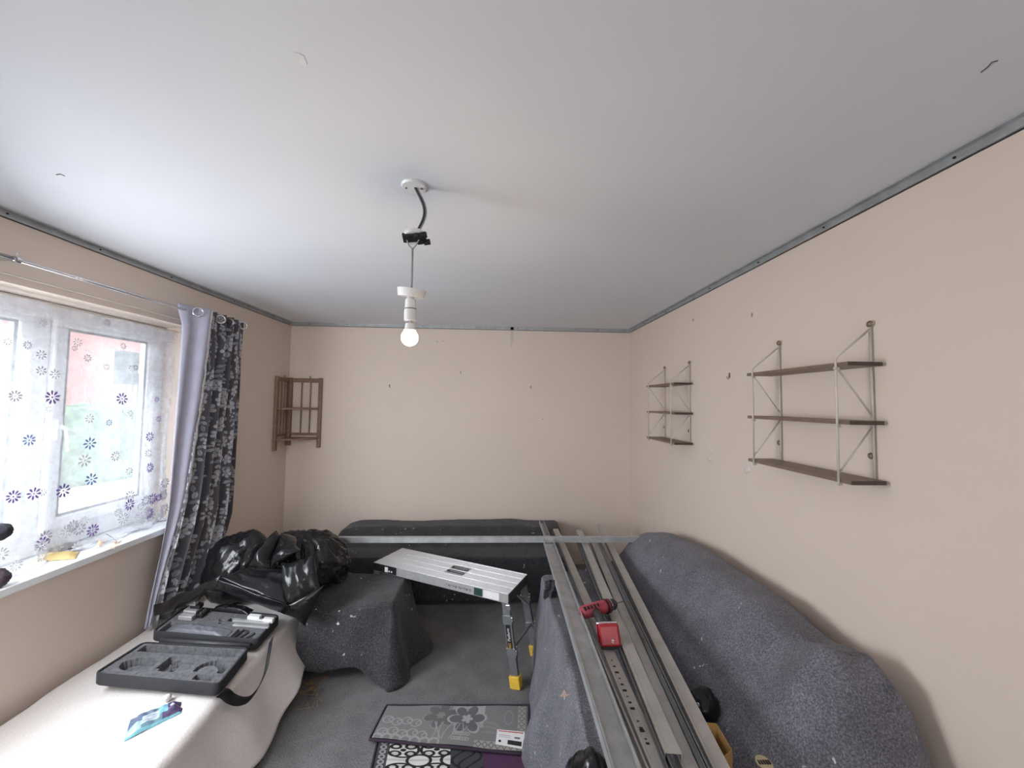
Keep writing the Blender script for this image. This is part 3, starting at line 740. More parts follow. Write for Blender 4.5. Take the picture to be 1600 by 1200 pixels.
# bed under a white fleece
def bed_top(x, y):
    z = .275 + .025 * sst(-2.0, -1.5, x) + .02 * sst(1.3, 2.1, y) * sst(-1.9, -1.3, x)
    return z
bed_x1, bed_y1 = -1.17, 2.98
def bed_hem(x, y):
    if x < -2.0: return .05
    return .035 + .05 * sst(1.7, 2.3, y) + .02 * math.sin(y * 9)
def bed_flare(x, y):
    if x < -1.3: return .0
    return .12 + .035 * math.sin(y * 6.5 + 1.) 
o = drape(-2.03, bed_x1, .35, bed_y1, .06, bed_top, bed_hem, bed_flare, .022, 12, 3, 420, 30, 22, .05, .007, 4).build('fleece_blanket', TOWEL, smooth=True, solid=.006)
tag(o, 'white fleece blanket spread over the low bed under the window', 'blanket')
t = thing('low_bed', 'low dark bed base just showing beneath the white fleece blanket hem', 'bed', (-1.6, 1.5, 0))
MB().box((-2.03, .40, .05), (bed_x1 - .03, bed_y1 - .04, .2)).build('mattress_base', DARKP, t, bevel=.02)
for x in (-1.98, -1.26):
    for y in (.5, 2.5): MB().tube([(x, y, 0), (x, y, .055)], .025, 10).build('leg', BLACKP, t)

# low stool / pouffe under a dust sheet between the bed and the work platform
def st_top(x, y): return .43 + .008 * math.sin(x*9) - .035 * sst(2.52, 2.36, y) * sst(-.70, -.95, x) + .03 * sst(-.95, -1.15, x)
def st_hem(x, y):
    if x > -.60 and y > 2.4: return .012 + .03 * sst(2.5, 2.75, y)
    if y < 2.40: return .085 - .075 * sst(-.78, -.66, x) + .012 * math.sin(x*14)
    return .08
def st_flare(x, y):
    cr = math.exp(-((x + .575) ** 2 + (y - 2.35) ** 2) / .006)
    f = .02
    if x > -.60: f = .15 * math.exp(-((y - 2.60) / .14) ** 2) + .03
    elif y < 2.40: f = .015
    return f + .055 * cr
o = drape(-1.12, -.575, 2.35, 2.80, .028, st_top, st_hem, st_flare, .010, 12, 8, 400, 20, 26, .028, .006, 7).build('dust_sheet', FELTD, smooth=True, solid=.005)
tag(o, 'charcoal dust sheet draped over the square stool between bed and work platform', 'dust sheet')
t = thing('covered_stool', 'low square wooden stool covered by the charcoal dust sheet beside the bed', 'stool', (-.87, 2.57, 0))
MB().box((-1.05, 2.40, .30), (-.66, 2.74, .36)).build('seat', WOODB, t, bevel=.01)
for x in (-1.02, -.70):
    for y in (2.44, 2.70): MB().box((x - .02, y - .02, 0), (x + .02, y + .02, .30)).build('leg', WOODB, t)

# sofa under a dark sheet along the far wall
def bs_top(x, y):
    rise = sst(3.42, 3.66, y)
    left = sst(-1.42, -1.25, x)
    return lerp(.36, .470 + .007 * math.sin(x * 4.2 + 2) + .004 * math.sin(x * 11), rise) * lerp(.93, 1, left) + .0
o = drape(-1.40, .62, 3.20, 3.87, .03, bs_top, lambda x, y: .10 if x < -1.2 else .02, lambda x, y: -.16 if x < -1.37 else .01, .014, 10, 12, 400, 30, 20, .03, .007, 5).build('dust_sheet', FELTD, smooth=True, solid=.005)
tag(o, 'charcoal dust sheet over the long low sofa against the far wall', 'dust sheet')

# sofa under a grey sheet along the right wall
def rs_top(x, y):
    ridge = interp([.85, 1.00, 1.13, 1.22, 1.30, 1.42, 1.52, 1.66, 1.85, 2.3, 2.75, 2.95], [.36, .42, .55, .74, .79, .75, .755, .785, .775, .77, .71, .64], y)
    seat = .40 + .02 * math.sin(y * 3)
    k = sst(.74, 1.16, x)
    z = lerp(seat, ridge, k) 
    z -= .10 * sst(1.26, 1.36, x)
    z += .10 * math.exp(-((y - 1.30) / .09) ** 2) * sst(.80, 1.0, x) * (1 - sst(1.12, 1.22, x)) * .25
    z -= .03 * math.exp(-((x - .92) / .07) ** 2)
    return z
o = drape(.66, 1.352, .80, 2.95, .10, rs_top, lambda x, y: .03, lambda x, y: .03 if x < 1 else -.16 * sst(1.4, 1.15, y), .02, 9, 21, 420, 44, 22, .06, .010, 5).build('dust_sheet', FELT, smooth=True, solid=.005)
tag(o, 'large grey paint-spotted dust sheet over the tall sofa along the right wall', 'dust sheet')

# covered low table under the metal profiles
def tb_top(x, y): return .545 + .012 * math.sin(x * 11 + y * 3) - .02 * sst(1.6, 1.0, y)
def tb_flare(x, y):
    if x < .36: return .07 + .06 * sst(2.3, 1.7, y) + .02 * math.sin(y * 7)
    return .03
o = drape(.30, .62, .95, 2.52, .05, tb_top, lambda x, y: .01, tb_flare, .036, 9, 31, 360, 20, 34, .04, .010, 6).build('dust_sheet', FELT, smooth=True, solid=.005)
tag(o, 'grey dust sheet over the long low table beneath the metal profiles', 'dust sheet')
# gathered cloth bunched at the table's far left corner
bc = P(856, 925, y=2.22)
def bunch_fn(u, v):
    a = u * 2 * math.pi; L = lerp(-.20, .13, v); r = .030 * (math.sin(math.pi * (.08 + .84*v)) ** .6) * (1 + .35 * math.sin(a * 5 + v * 4) + .2 * math.sin(a * 9))
    q = Vector((bc.x + .01 + r * math.cos(a), bc.y + L * .35 + r * math.sin(a)*.7, bc.z - .01 - L * .50)); return q + noise.noise_vector(q * 22) * .014
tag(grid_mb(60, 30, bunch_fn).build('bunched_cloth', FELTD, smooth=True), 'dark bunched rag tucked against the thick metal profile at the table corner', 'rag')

# ------------------------------------------------------------------ metal profiles lying over the table
def pz(y): return .665 - .050 * (y - 1)
def onplane(px, py, off=0.):
    d = FWD + RGT * ((px - 800) / FPX) - UP * ((py - 600) / FPX)
    # CAM.z + t dz = pz(t dy) + off
    t_ = (CAM.z - .665 - .050 - off) / (-d.z - .050 * d.y)
    return CAM + d * t_
def profile(name, label, a, b, w, h, off, mat, up=True, lip=0.):
    p0 = onplane(*a, off); p1 = onplane(*b, off); d = (p1 - p0).normalized(); u = d.cross(Vector((0, 0, 1))).normalized(); n = u.cross(d)
    sec = channel_sec(w, h if up else -h, .0018)
    if not up: sec = [(-w/2, -h), (-w/2, 0), (w/2, 0), (w/2, -h), (w/2-.0018, -h), (w/2-.0018, -.0018), (-w/2+.0018, -.0018), (-w/2+.0018, -h)]
    mb = MB().extrude(sec, p0, p1, u, n)
    if not up:   # two shallow grooves pressed into the web
        for s_ in (.30,): mb.extrude([(w*s_-.002, .0), (w*s_-.001, .0012), (w*s_+.001, .0012), (w*s_+.002, .0)], p0 + d*.002, p1 - d*.002, u, n)
    else:
        for s_ in (-1, 1):  # curled flange lips
            mb.extrude([(s_*w/2 - s_*.006, h), (s_*w/2, h), (s_*w/2, h - .0018), (s_*w/2 - s_*.006, h - .0018)], p0, p1, u, n)
    o = mb.build(name, mat); tag(o, label, 'metal profile', 'steel profiles lying over the covered table'); return o, p0, p1, u, n, d
GN = 'wall_profile'
r1 = profile('wide_channel', 'widest galvanised channel, leftmost of the profiles, with upturned sides', (857, 850), (984, 1236), .074, .034, .026, STEEL, True)
profile('steel_profile', 'grey profile passing directly beneath the widest channel', (846, 818), (1004, 1225), .042, .030, -.020, STEEL2, True)
r2 = profile('steel_profile', 'profile with black printed markings, just right of the widest channel', (868, 826), (1048, 1240), .044, .030, -.004, STEEL2, False)
profile('narrow_channel', 'narrow dark blue grey channel strip right of the printed profile', (899, 838), (1052, 1225), .020, .020, -.008, STEELD, True)
profile('steel_profile', 'short grey profile whose near end stops before the photo edge', (905, 828), (1052, 1177), .046, .022, .016, STEEL2, False)
profile('steel_profile', 'grey profile lying between the short one and the dark strip', (924, 838), (1090, 1225), .044, .030, -.010, STEEL2, False)
profile('narrow_channel', 'dark narrow channel edge just left of the far right profile gap', (933, 842), (1112, 1230), .016, .024, -.008, STEELD, True)
profile('steel_profile', 'rightmost grey profile lying apart, its far tip touching the far wall', (938, 820), (1140, 1225), .046, .028, -.004, STEEL2, False)
# printed marks on profile 3
_, p0, p1, u, n, d = r2
INK = simple('black_ink', (.02, .02, .02), .8)
for k, (px, py) in enumerate([(950 + i*4.2, 1032 + i*9.4) for i in range(9)] + [(990, 1127), (994, 1138), (997, 1142), (1003, 1155), (1007, 1162)]):
    q = onplane(px, py, -.004); s_ = (q - p0).dot(d); c = p0 + d * s_ + u * .004 + n * .0004
    hw = .0025 + .0025 * ((k * 37) % 3) / 2
    mb = MB().hexa([c + u*a*hw*1.4 + d*b*hw for a, b in ((-1,-1),(1,-1),(1,1),(-1,1))], [c + u*a*hw*1.4 + d*b*hw + n*.0006 for a, b in ((-1,-1),(1,-1),(1,1),(-1,1))])
    mb.build('ink_mark', INK, bpy.data.objects['steel_profile.001'])
# long bar lying across the profiles
bl_, br_ = P(448, 848, y=2.87), P(1000, 843.5, y=2.87); bl_.z = br_.z = pz(2.87) + .012
d = (br_ - bl_).normalized()
o = MB().extrude([(0, 0), (.042, 0), (.042, .003), (.003, .003), (.003, .034), (.03, .034), (.03, .038), (0, .038)], bl_ + Vector((0, -.02, .022)), br_ + Vector((0, -.02, .022)), (0, 1, 0), (0, 0, 1)).build('cross_bar', STEEL)
tag(o, 'long galvanised bar lying crossways over the far ends of the profiles', 'metal profile')

# ------------------------------------------------------------------ black bin bags
def bag(name, label, c, R3, seed, zfun, peak, sub=5, knot=1.):
    bm = bmesh.new(); bmesh.ops.create_icosphere(bm, subdivisions=sub, radius=1)
    c = Vector(c); sd = Vector((seed, seed * 2.3, seed * 5.1)); pk = Vector(peak).normalized()
    u_, w_ = MB().frame(pk)
    for v in bm.verts:
        q = v.co.normalized()
        a = math.atan2(q.dot(u_), q.dot(w_)); h = q.dot(pk)
        # pleats radiating from the gathered neck, fading away from it
        pl = math.sin(a * 13 + 4 * noise.noise(q * 1.7 + sd)) * .5 + .5 * math.sin(a * 29 + 6 * noise.noise(q * 2.2 + sd))
        fade = sst(-.3, .7, h) * (1 - sst(.93, 1., h))
        r = 1 + .045 * pl * fade
        r += .28 * knot * sst(.84, 1.0, h)
        r += .14 * noise.noise(q * 1.6 + sd)
        n1 = noise.noise(q * 3.4 + sd); n2 = noise.noise(q * 7.5 + sd * 2); n3 = noise.noise(q * 16 + sd)
        dv = noise.voronoi(q * 2.1 + sd + Vector((n2, n1, n3)) * .25)[0]; dw = noise.voronoi(q * 4.6 + sd)[0]
        r += .050 * (1 - min(1, (dv[1] - dv[0]) * 1.8)) + .009 * (1 - min(1, (dw[1] - dw[0]) * 2.5)) + .030 * (1 - 2 * abs(n1)) + .002 * n3 - .03
        p = c + Vector((q.x * R3[0], q.y * R3[1], q.z * R3[2])) * r
        zl = zfun(p.x, p.y)
        if p.z < zl + .03:
            k = (zl + .03 - p.z); p.z = zl + .03 - .03 * (1 - math.exp(-k / .03)); p.x = c.x + (p.x - c.x) * (1 + .12 * min(1, k * 4))
        v.co = p
    me = bpy.data.meshes.new(name); bm.to_mesh(me); bm.free()
    for p in me.polygons: p.use_smooth = True
    me.materials.append(BAGM); o = bpy.data.objects.new(name, me); COL.objects.link(o)
    if label: tag(o, label, 'bin bag', 'black bin bags on the bed')
    return o
zb_ = lambda x, y: .325 if x < -1.15 else .46
t = thing('bin_bag', 'big shiny black bin bag piled between the bed and the covered stool', 'bin bag', (-1.29, 2.62, .33), 'black bin bags on the bed')
o = bag('bag_body', None, (-1.225, 2.62, .535), (.265, .23, .215), 3.1, zb_, (-.15, -.1, 1), 6, .25); o.parent = t; o.matrix_parent_inverse = Matrix.Translation((1.29, -2.62, -.33))
def sheet(name, c4, bulge, wr=.010, ws=14, pleat=0., pk=20, nu=50, nv=30, par=t, fan=False):
    A_, B_, C_, D_ = [P(x, y, y=d) for x, y, d in c4]; bulge = Vector(bulge)
    def fn(u, v):
        q = A_.lerp(B_, u).lerp(D_.lerp(C_, u), v); e = math.sin(u*math.pi) * math.sin(v*math.pi)
        nn = noise.noise_vector(q * ws) * wr
        return q + bulge * math.sqrt(max(0, e)) + nn + Vector((0, -.6, .8)) * pleat * math.sin((u if not fan else u) * pk + 2*noise.noise(q*8)) * (.2 + .8 * (v if fan else 1))
    return grid_mb(nu, nv, fn).build(name, BAGM, par, smooth=True, solid=.003)
# loose open mouth: a smooth slanting sheet, its folded hem, and the tail trailing to the curtain
sheet('bag_mouth', [(345, 903, 2.26), (394, 884, 2.40), (446, 890, 2.36), (447, 946, 2.22)], (0, -.03, .012), .006, 9, .0025, 16)
sheet('bag_hem', [(341, 905, 2.25), (450, 946, 2.21), (462, 966, 2.24), (338, 920, 2.26)], (0, -.012, 0), .004, 12, .004, 0)
sheet('bag_tail', [(243, 948, 2.36), (345, 900, 2.28), (345, 918, 2.27), (243, 966, 2.36)], (0, -.02, .010), .018, 9, .004, 11)
sheet('bag_front', [(440, 880, 2.36), (492, 868, 2.36), (500, 925, 2.28), (446, 950, 2.23)], (0, -.05, .01), .012, 9, .005, 15, fan=False)
sheet('bag_corner', [(446, 948, 2.22), (505, 915, 2.28), (476, 978, 2.26), (462, 966, 2.24)], (.01, -.02, 0), .005, 12)
sheet('bag_ear', [(388, 884, 2.34), (420, 888, 2.33), (438, 838, 2.46), (432, 830, 2.48)], (-.02, -.06, .01), .010, 14)
sheet('bag_ear', [(420, 888, 2.33), (468, 862, 2.36), (462, 838, 2.50), (440, 833, 2.50)], (.01, -.06, .02), .010, 14)
bag('bin_bag', 'smaller shiny black bin bag between the curtain and the big bag', (-1.66, 2.66, .50), (.20, .18, .22), 8.7, lambda x, y: .325, (.5, 0, 1), 5, .6)
bag('bin_bag', 'black bag poking out at the bottom of the photo under the wide channel', P(925, 1195, z=.60) + Vector((-.0, -.0, -.12)), (.085, .10, .13), 4.4, lambda x, y: .30, (.2, 0, 1), 4, .3)
q = P(1103, 1118, z=.44)
bag('bin_bag', 'small crumpled black bag on the sofa beside the cardboard box', q + Vector((0, .02, .02)), (.060, .055, .055), 6.2, lambda x, y: .405, (.3, .2, 1), 4, .6)

# ------------------------------------------------------------------ open foam tool case on the bed
ZB, ZT = .335, .388
def tray(c4, holes, depth, seed, gx=110, gy=64, rim=.045):
    FL, FR, BR, BL = c4
    def m(u, v, z):
        q = FL.lerp(FR, u).lerp(BL.lerp(BR, u), v); return Vector((q.x, q.y, z))
    def rr(k):   # rounded quad outline in uv
        out = []; r = .06
        for cx, cy, a0 in ((1-r, r*1.6, -90), (1-r, 1-r*1.6, 0), (r, 1-r*1.6, 90), (r, r*1.6, 180)):
            for i in range(7):
                a = math.radians(a0 + 15*i); out.append((cx + (r-k)*math.cos(a), cy + (r*1.6-k*1.6)*math.sin(a)))
        return out
    sh = MB(); n = 28; vs = []
    for k, z in ((.012, ZB), (0, ZB + .006), (0, ZT - .006), (.004, ZT), (.018, ZT), (.02, ZT - .012)):
        vs += [m(u, v, z) for u, v in rr(k)]
    sh.add(vs, [(l*n+i, l*n+(i+1)%n, (l+1)*n+(i+1)%n, (l+1)*n+i) for l in range(5) for i in range(n)] + [tuple(range(n))[::-1]])
    pr = random.Random(seed)
    def fz(u, v):
        z = ZT - .006
        for h in holes:
            if h(u, v): z = ZT - .006 - depth
        return z
    def fn(u, v):
        uu = lerp(.022, .978, u); vv = lerp(.035, .965, v); return m(uu, vv, fz(uu, vv) + .0015 * noise.noise(Vector((uu*40, vv*18, seed))))
    return sh, grid_mb(gx, gy, fn)
def rect(u0, u1, v0, v1): return lambda u, v: u0 < u < u1 and v0 < v < v1
def ell(cu, cv, ru, rv): return lambda u, v: ((u-cu)/ru)**2 + ((v-cv)/rv)**2 < 1
A4 = [P(145, 1052, z=ZT), P(342, 1070, z=ZT), P(390, 1011, z=ZT), P(224, 1002, z=ZT)]
B4 = [P(236, 986, z=ZT), P(402, 1000, z=ZT), P(438, 960, z=ZT), P(290, 946, z=ZT)]
t = thing('tool_case', 'open black tool case with grey foam trays lying on the white blanket', 'tool case', (-1.55, 2.15, ZB))
s1, f1 = tray(A4, [rect(.06, .93, .72, .93), ell(.22, .36, .13, .19), rect(.16, .34, .2, .40), rect(.40, .47, .30, .62), rect(.44, .56, .24, .40), ell(.52, .46, .05, .07), rect(.55, .66, .46, .50),
                   lambda u, v: (((u-.83)/.12)**2 + ((v-.36)/.24)**2 < 1) and not (((u-.82)/.085)**2 + ((v-.30)/.17)**2 < 1) and v > .3, rect(.76, .90, .10, .22)], .034, 1)
sh = s1.build('lid_shell', CASEM, t, autos=50); f1.build('foam_insert', FOAM, sh)
s2, f2 = tray(B4, [rect(.05, .70, .06, .40), rect(.74, .93, .06, .36), ell(.50, .62, .025, .05), ell(.52, .52, .02, .04), rect(.56, .62, .60, .74), ell(.70, .52, .05, .04)], .026, 2)
sh2 = s2.build('base_shell', CASEM, t, autos=50); f2.build('foam_insert', FOAM, sh2)
hn = MB().tube([A4[3].lerp(A4[2], .12) + Vector((0, .03, -.012)), A4[3].lerp(A4[2], .97) + Vector((0, .03, -.012))], .012, 10).build('hinge_spine', DARKP, t, smooth=True)
sp = [P(345, 1082, z=.36), P(352, 1084, z=.345), P(362, 1092, z=.30), P(376, 1096, z=.27), P(390, 1092, z=.255), P(404, 1075, z=.27), P(415, 1050, z=.30), P(420, 1025, z=.335), P(424, 1000, z=.355)]
def strap_fn(u, v):
    k = v * (len(sp) - 1); i = min(int(k), len(sp) - 2); f = k - i
    p_ = [sp[max(0, i-1)], sp[i], sp[i+1], sp[min(len(sp)-1, i+2)]]
    q = .5 * ((2*p_[1]) + (p_[2]-p_[0])*f + (2*p_[0]-5*p_[1]+4*p_[2]-p_[3])*f*f + (-p_[0]+3*p_[1]-3*p_[2]+p_[3])*f**3)
    wd = Vector((.012, .026, .012)) if v < .45 else Vector((.005, .016, .016)); return q + wd * (u - .5) * 1.3
grid_mb(3, 50, strap_fn).build('carry_strap', BLACKP, t, smooth=True, solid=.003)
# tools left in the second tray
def mB(u, v, z): q = B4[0].lerp(B4[1], u).lerp(B4[3].lerp(B4[2], u), v); return Vector((q.x, q.y, z))
def boxuv(mb, u0, u1, v0, v1, z0, z1):
    return mb.hexa([mB(u, v, z0) for u, v in ((u0,v0),(u1,v0),(u1,v1),(u0,v1))], [mB(u, v, z1) for u, v in ((u0,v0),(u1,v0),(u1,v1),(u0,v1))])
zf = ZT - .004
t2 = thing('laser_mount', 'silver and black stepped tool mount standing in the tool case', 'tool', mB(.17, .6, zf))
boxuv(MB(), .10, .24, .46, .60, zf, zf+.022).build('foot_block', ALU, t2, bevel=.003)
boxuv(MB(), .10, .30, .60, .90, zf, zf+.018).build('base_plate', BLACKP, t2, bevel=.003)
boxuv(MB(), .10, .23, .62, .84, zf+.018, zf+.032).build('slide_plate', ALU, t2, bevel=.002)
boxuv(MB(), .14, .24, .70, .86, zf+.032, zf+.052).build('clamp_block', BLACKP, t2, bevel=.003)
boxuv(MB(), .14, .20, .68, .80, zf+.052, zf+.060).build('clamp_cap', ALU, t2, bevel=.002)
MB().tube([mB(.17, .76, zf+.060), mB(.17, .76, zf+.074)], .007, 12).build('knob', CHROME, t2)
for k in range(3): MB().tube([mB(.27, .66 + k*.08, zf+.018), mB(.27, .66 + k*.08, zf+.028)], .005, 10).build('thumb_screw', CHROME, t2)
t3 = thing('aluminium_bracket', 'pale aluminium rail bracket with two white clips in the tool case', 'bracket', mB(.8, .7, zf))
boxuv(MB(), .62, .98, .56, .64, zf, zf+.012).build('rail', ALU, t3, bevel=.001)
boxuv(MB(), .66, 1.00, .42, .50, zf, zf+.008).build('lower_rail', ALU, t3, bevel=.001)
boxuv(MB(), .74, .86, .66, .80, zf, zf+.024).build('white_clip', WHITEP, t3, bevel=.004); boxuv(MB(), .90, 1.0, .62, .74, zf, zf+.022).build('white_clip', WHITEP, t3, bevel=.004)
boxuv(MB(), .84, .93, .64, .70, zf, zf+.016).build('cross_piece', ALU, t3, bevel=.002)
def pouch(name, label, u0, u1, v0, v1, z, mt, cat):
    def fn(u, v):
        q = mB(lerp(u0, u1, u), lerp(v0, v1, v), z); e = min(1, 5*min(u, 1-u, v, 1-v)); q.z += .022 * e + .006 * noise.noise(q*45) * e; return q
    mb = grid_mb(40, 16, fn); tag(mb.build(name, mt, smooth=True, solid=.003), label, cat)
PO = simple('grey_plastic_sleeve', (.16, .16, .19), .3, 0, .2, 30, .4)
pouch('plastic_sleeve', 'crumpled grey plastic sleeve lying in the front slot of the tool case', .08, .68, .10, .38, ZT - .022, PO, 'sleeve')
pouch('plastic_wrap', 'crumpled clear black plastic wrap at the back of the tool case', .30, .70, .90, 1.12, ZT - .004, BAGM, 'plastic wrap')
mb = MB()
for k in range(3): mb.tube([mB(.74 + k*.06, .10 + k*.03, ZT-.02), mB(.80 + k*.06, .32 - k*.04, ZT - .004)], .007, 8)
tag(mb.build('drill_driver_bits', BLACKP), 'black accessories lying in the small front slot of the tool case', 'tool')

# ------------------------------------------------------------------ packet and cotton ball on the blanket
cc = [P(194, 1155, z=.318), P(287, 1108, z=.325), P(284, 1090, z=.325), P(204, 1122, z=.318)]
NP_, MP_ = 70, 40
def pk_fn(u, v):
    q = cc[0].lerp(cc[1], u).lerp(cc[3].lerp(cc[2], u), v); e = min(1, 6*min(u, 1-u)) * min(1, 5*min(v, 1-v)); q = Vector((q.x, q.y, .312)); q.z += .020 * e + .006*noise.noise(q*50); return q
uu, vv = np.meshgrid(np.linspace(0, 1, NP_), np.linspace(0, 1, MP_)); pc = np.zeros((MP_, NP_, 3)); pc[:] = (.16, .28, .36)
pc[(uu > .62)] = (.10, .07, .16); pc[(uu > .55) & (uu < .72) & (vv > .35)] = (.22, .48, .60); pc[(uu < .5) & (vv > .45)] = (.12, .17, .26)
pc[(uu > .25) & (uu < .56) & (vv > .2) & (vv < .6)] = (.55, .60, .66); pc[(uu > .27) & (uu < .54) & (vv > .25) & (vv < .55) & ((vv*22).astype(int) % 2 == 0)] = (.32, .40, .50)
pc[(uu < .25) & (vv < .4)] = (.42, .62, .68); pc[vv < .1] = (.20, .48, .56); pc[(np.hypot((uu-.80)*2.2, vv-.62) < .10)] = (.6, .6, .66)
t = thing('wipes_packet', 'blue and purple plastic packet lying on the blanket in front of the tool case', 'packet', cc[0].lerp(cc[2], .5))
PKM = vcol_mat('packet_film', .25, 60)
grid_mb(NP_, MP_, pk_fn).build('packet_body', PKM, t, smooth=True, colors=pc.reshape(-1, 3), solid=.001)
q = P(262, 1090, z=.33); bm_ = MB()
def cb_fn(u, v):
    a = u*2*math.pi; b = v*math.pi; d = Vector((math.sin(b)*math.cos(a), math.sin(b)*math.sin(a), math.cos(b))); return q + d * (.014 + .003*noise.noise(d*3))
tag(grid_mb(20, 12, cb_fn).build('cotton_ball', TOWEL, smooth=True), 'grey white cotton ball at the top corner of the blue packet', 'cotton ball')

# ------------------------------------------------------------------ tangled wires on the floor by the bed
rw = random.Random(9); t = thing('loose_wires', 'tangle of thin yellow and brown wires on the carpet beside the bed', 'wires', (-.92, 2.3, 0))
for k in range(6):
    c0 = P(rw.uniform(474, 492), rw.uniform(1070, 1110), z=0); pts = []
    for i in range(9): pts.append(c0 + Vector((rw.uniform(-.06, .06), rw.uniform(-.07, .07), rw.uniform(.004, .05))))
    MB().tube(pts, .0011, 5).build('wire', CARD if k % 3 else BLACKC, t, smooth=True)

# ------------------------------------------------------------------ folding work platform
A = Vector((-.826, 2.781, 0)); e = Vector((.893, -.450, 0)).normalized(); w = Vector((-e.y, e.x, 0)); LL, WW, DZ = 1.03, .285, .50
Mp = Matrix((e, w, Vector((0, 0, 1)))).transposed().to_4x4(); Mp.translation = A
t = thing('work_platform', 'folding aluminium work platform with ribbed top and yellow feet', 'work platform', A + e*LL/2 + w*WW/2)
for k in range(4):
    y0 = k * WW/4; pl = MB(); y1 = y0 + WW/4 - .004
    if k in (1, 2):
        ysl = (y0 + y1)/2 + (.006 if k == 1 else -.006)
        s0, s1_ = .53, .655
        pl.box((0, y0, DZ-.018), (s0, y1, DZ), Mp); pl.box((s1_, y0, DZ-.018), (LL, y1, DZ), Mp); pl.box((s0, y0, DZ-.018), (s1_, ysl-.014, DZ), Mp); pl.box((s0, ysl+.014, DZ-.018), (s1_, y1, DZ), Mp)
    else: pl.box((0, y0, DZ-.018), (LL, y1, DZ), Mp)
    o = pl.build('deck_plank', ALU, t, bevel=.0015)
    rb_ = MB()
    for j in range(9):
        for xa, xb in (((0, LL),) if k not in (1, 2) else ((0, s0 - .01), (s1_ + .01, LL))): rb_.box((xa, y0 + .004 + j*.0072, DZ), (xb, y0 + .0062 + j*.0072, DZ + .0007), Mp)
    rb_.build('grip_ribs', ALU, o)
for k in (1, 2):
    ysl = (k + .5) * WW/4 - .002 + (.006 if k == 1 else -.006)
    s_ = MB(); n = 10; o_ = [(.655 - .014 + .014*math.cos(a), ysl + .014*math.sin(a)) for a in [-math.pi/2 + math.pi*i/n for i in range(n+1)]] + [(.53 + .014 + .014*math.cos(a), ysl + .014*math.sin(a)) for a in [math.pi/2 + math.pi*i/n for i in range(n+1)]]
    s_.prism(o_, DZ - .019, DZ - .006, Mp); so = s_.build('hand_slot', BLACKP, t)
    MB().tube([Mp @ Vector((x, y, DZ)) for x, y in o_], .003, 6, True).build('slot_rim', BLACKP, so)
for y0, y1 in ((-.006, .0), (WW - .004, WW + .002)):
    o = MB().box((0, y0, DZ - .055), (LL, y1, DZ + .002), Mp).build('side_rail', ALU, t, bevel=.0015)
    if y0 < 0:
        MB().box((.0, y0 - .001, DZ - .052), (.20, y0, DZ - .002), Mp).build('black_label', BLACKP, o)
        MB().box((.10, y0 - .0016, DZ - .045), (.128, y0 - .001, DZ - .012), Mp).build('white_square', PAPER, o)
        for x in (.140, .160): MB().lathe([(.0005, 0), (.006, 0), (.006, .0016), (.0005, .0016)], Mp @ Matrix.Translation((x, y0 - .001, DZ - .036)) @ Matrix.Rotation(math.radians(90), 4, 'X'), 12).build('white_dot', PAPER, o)
        MB().box((.80, y0 - .001, DZ - .050), (.858, y0, DZ - .006), Mp).build('green_label', simple('dark_green_label', (.02, .06, .06), .5), o)
        MB().box((.865, y0 - .001, DZ - .050), (.97, y0, DZ - .006), Mp).build('pale_label', PAPER, o)
        for k in range(14): MB().box((.60 + k*.013, y0 - .0012, DZ - .030 - .004*(k % 3)), (.606 + k*.013 + .003*(k % 2), y0, DZ - .024), Mp).build('printed_mark', GREYM, o)
MB().box((LL, -.004, DZ - .055), (LL + .005, WW, DZ + .001), Mp).build('end_cap', DARKP, t, bevel=.002); MB().box((-.005, -.004, DZ - .055), (0, WW, DZ + .001), Mp).build('end_cap', DARKP, t, bevel=.002)
def leg(x_top, x_bot, yc, s_, near):
    top = Mp @ Vector((x_top, yc, DZ - .02)); bot = Mp @ Vector((x_bot, yc + s_*.028, .02)); d = (bot - top).normalized()
    yy = w; xx = d.cross(yy).normalized()
    def Q(a, b, l): return top + xx*a + yy*b + d*l
    Lg = (bot - top).length
    def bar(a0, a1, b0, b1, l0, l1): return MB().hexa([Q(a, b, l0) for a, b in ((a0,b0),(a1,b0),(a1,b1),(a0,b1))], [Q(a, b, l1) for a, b in ((a0,b0),(a1,b0),(a1,b1),(a0,b1))])
    o = bar(-.024, .024, -.012, .012, 0, Lg).build('leg', GREYM, t, bevel=.003)
    for l in (.11, .285):
        bar(-.028, .030, -.015, .015, l, l + .045).build('leg_bracket', GREYM, o, bevel=.002)
        bar(-.029, .031, -.0165, .016, l - .004, l + .002).build('bracket_edge', CHROME, o)
        bar(.028, .036, -.014, .0, l + .005, l + .030).build('spring_catch', CHROME, o, bevel=.002)
    bar(-.032, .032, -.022, .022, Lg - .045, Lg + .02).build('rubber_foot', YELL, o, bevel=.004)
    if near:
        bar(.006, .032, -.020, .0, .045, .075).build('release_catch', CHROME, o, bevel=.003)
        bar(-.016, .014, -.0135, -.012, .155, .282).build('leg_label', BLACKP, o)
        cp = Q(-.001, -.0138, .24); text('label_word', 'PRO', .024, YELL, Q(-.001, -.0138, .268), -d, -xx, o, .0006, sx=.72)
        text('label_word', 'Platform', .026, PAPER, Q(-.001, -.0138, .208), -d, -xx, o, .0006, sx=.78)
    return Q
for yc, s_, near in ((.014, -1, True), (WW - .016, 1, False)):
    leg(LL - .03, LL + .06, yc, s_, near); leg(.03, -.06, yc, s_, False)
for xb in (LL + .035, -.035): MB().tube([Mp @ Vector((xb, .01, .20)), Mp @ Vector((xb, WW - .01, .20))], .008, 8).build('cross_brace', GREYM, t)
for xb, xc in ((LL + .01, LL - .22), (-.01, .22)): MB().tube([Mp @ Vector((xb, WW - .03, .33)), Mp @ Vector((xc, WW - .03, DZ - .03))], .006, 8).build('folding_strut', GREYM, t)

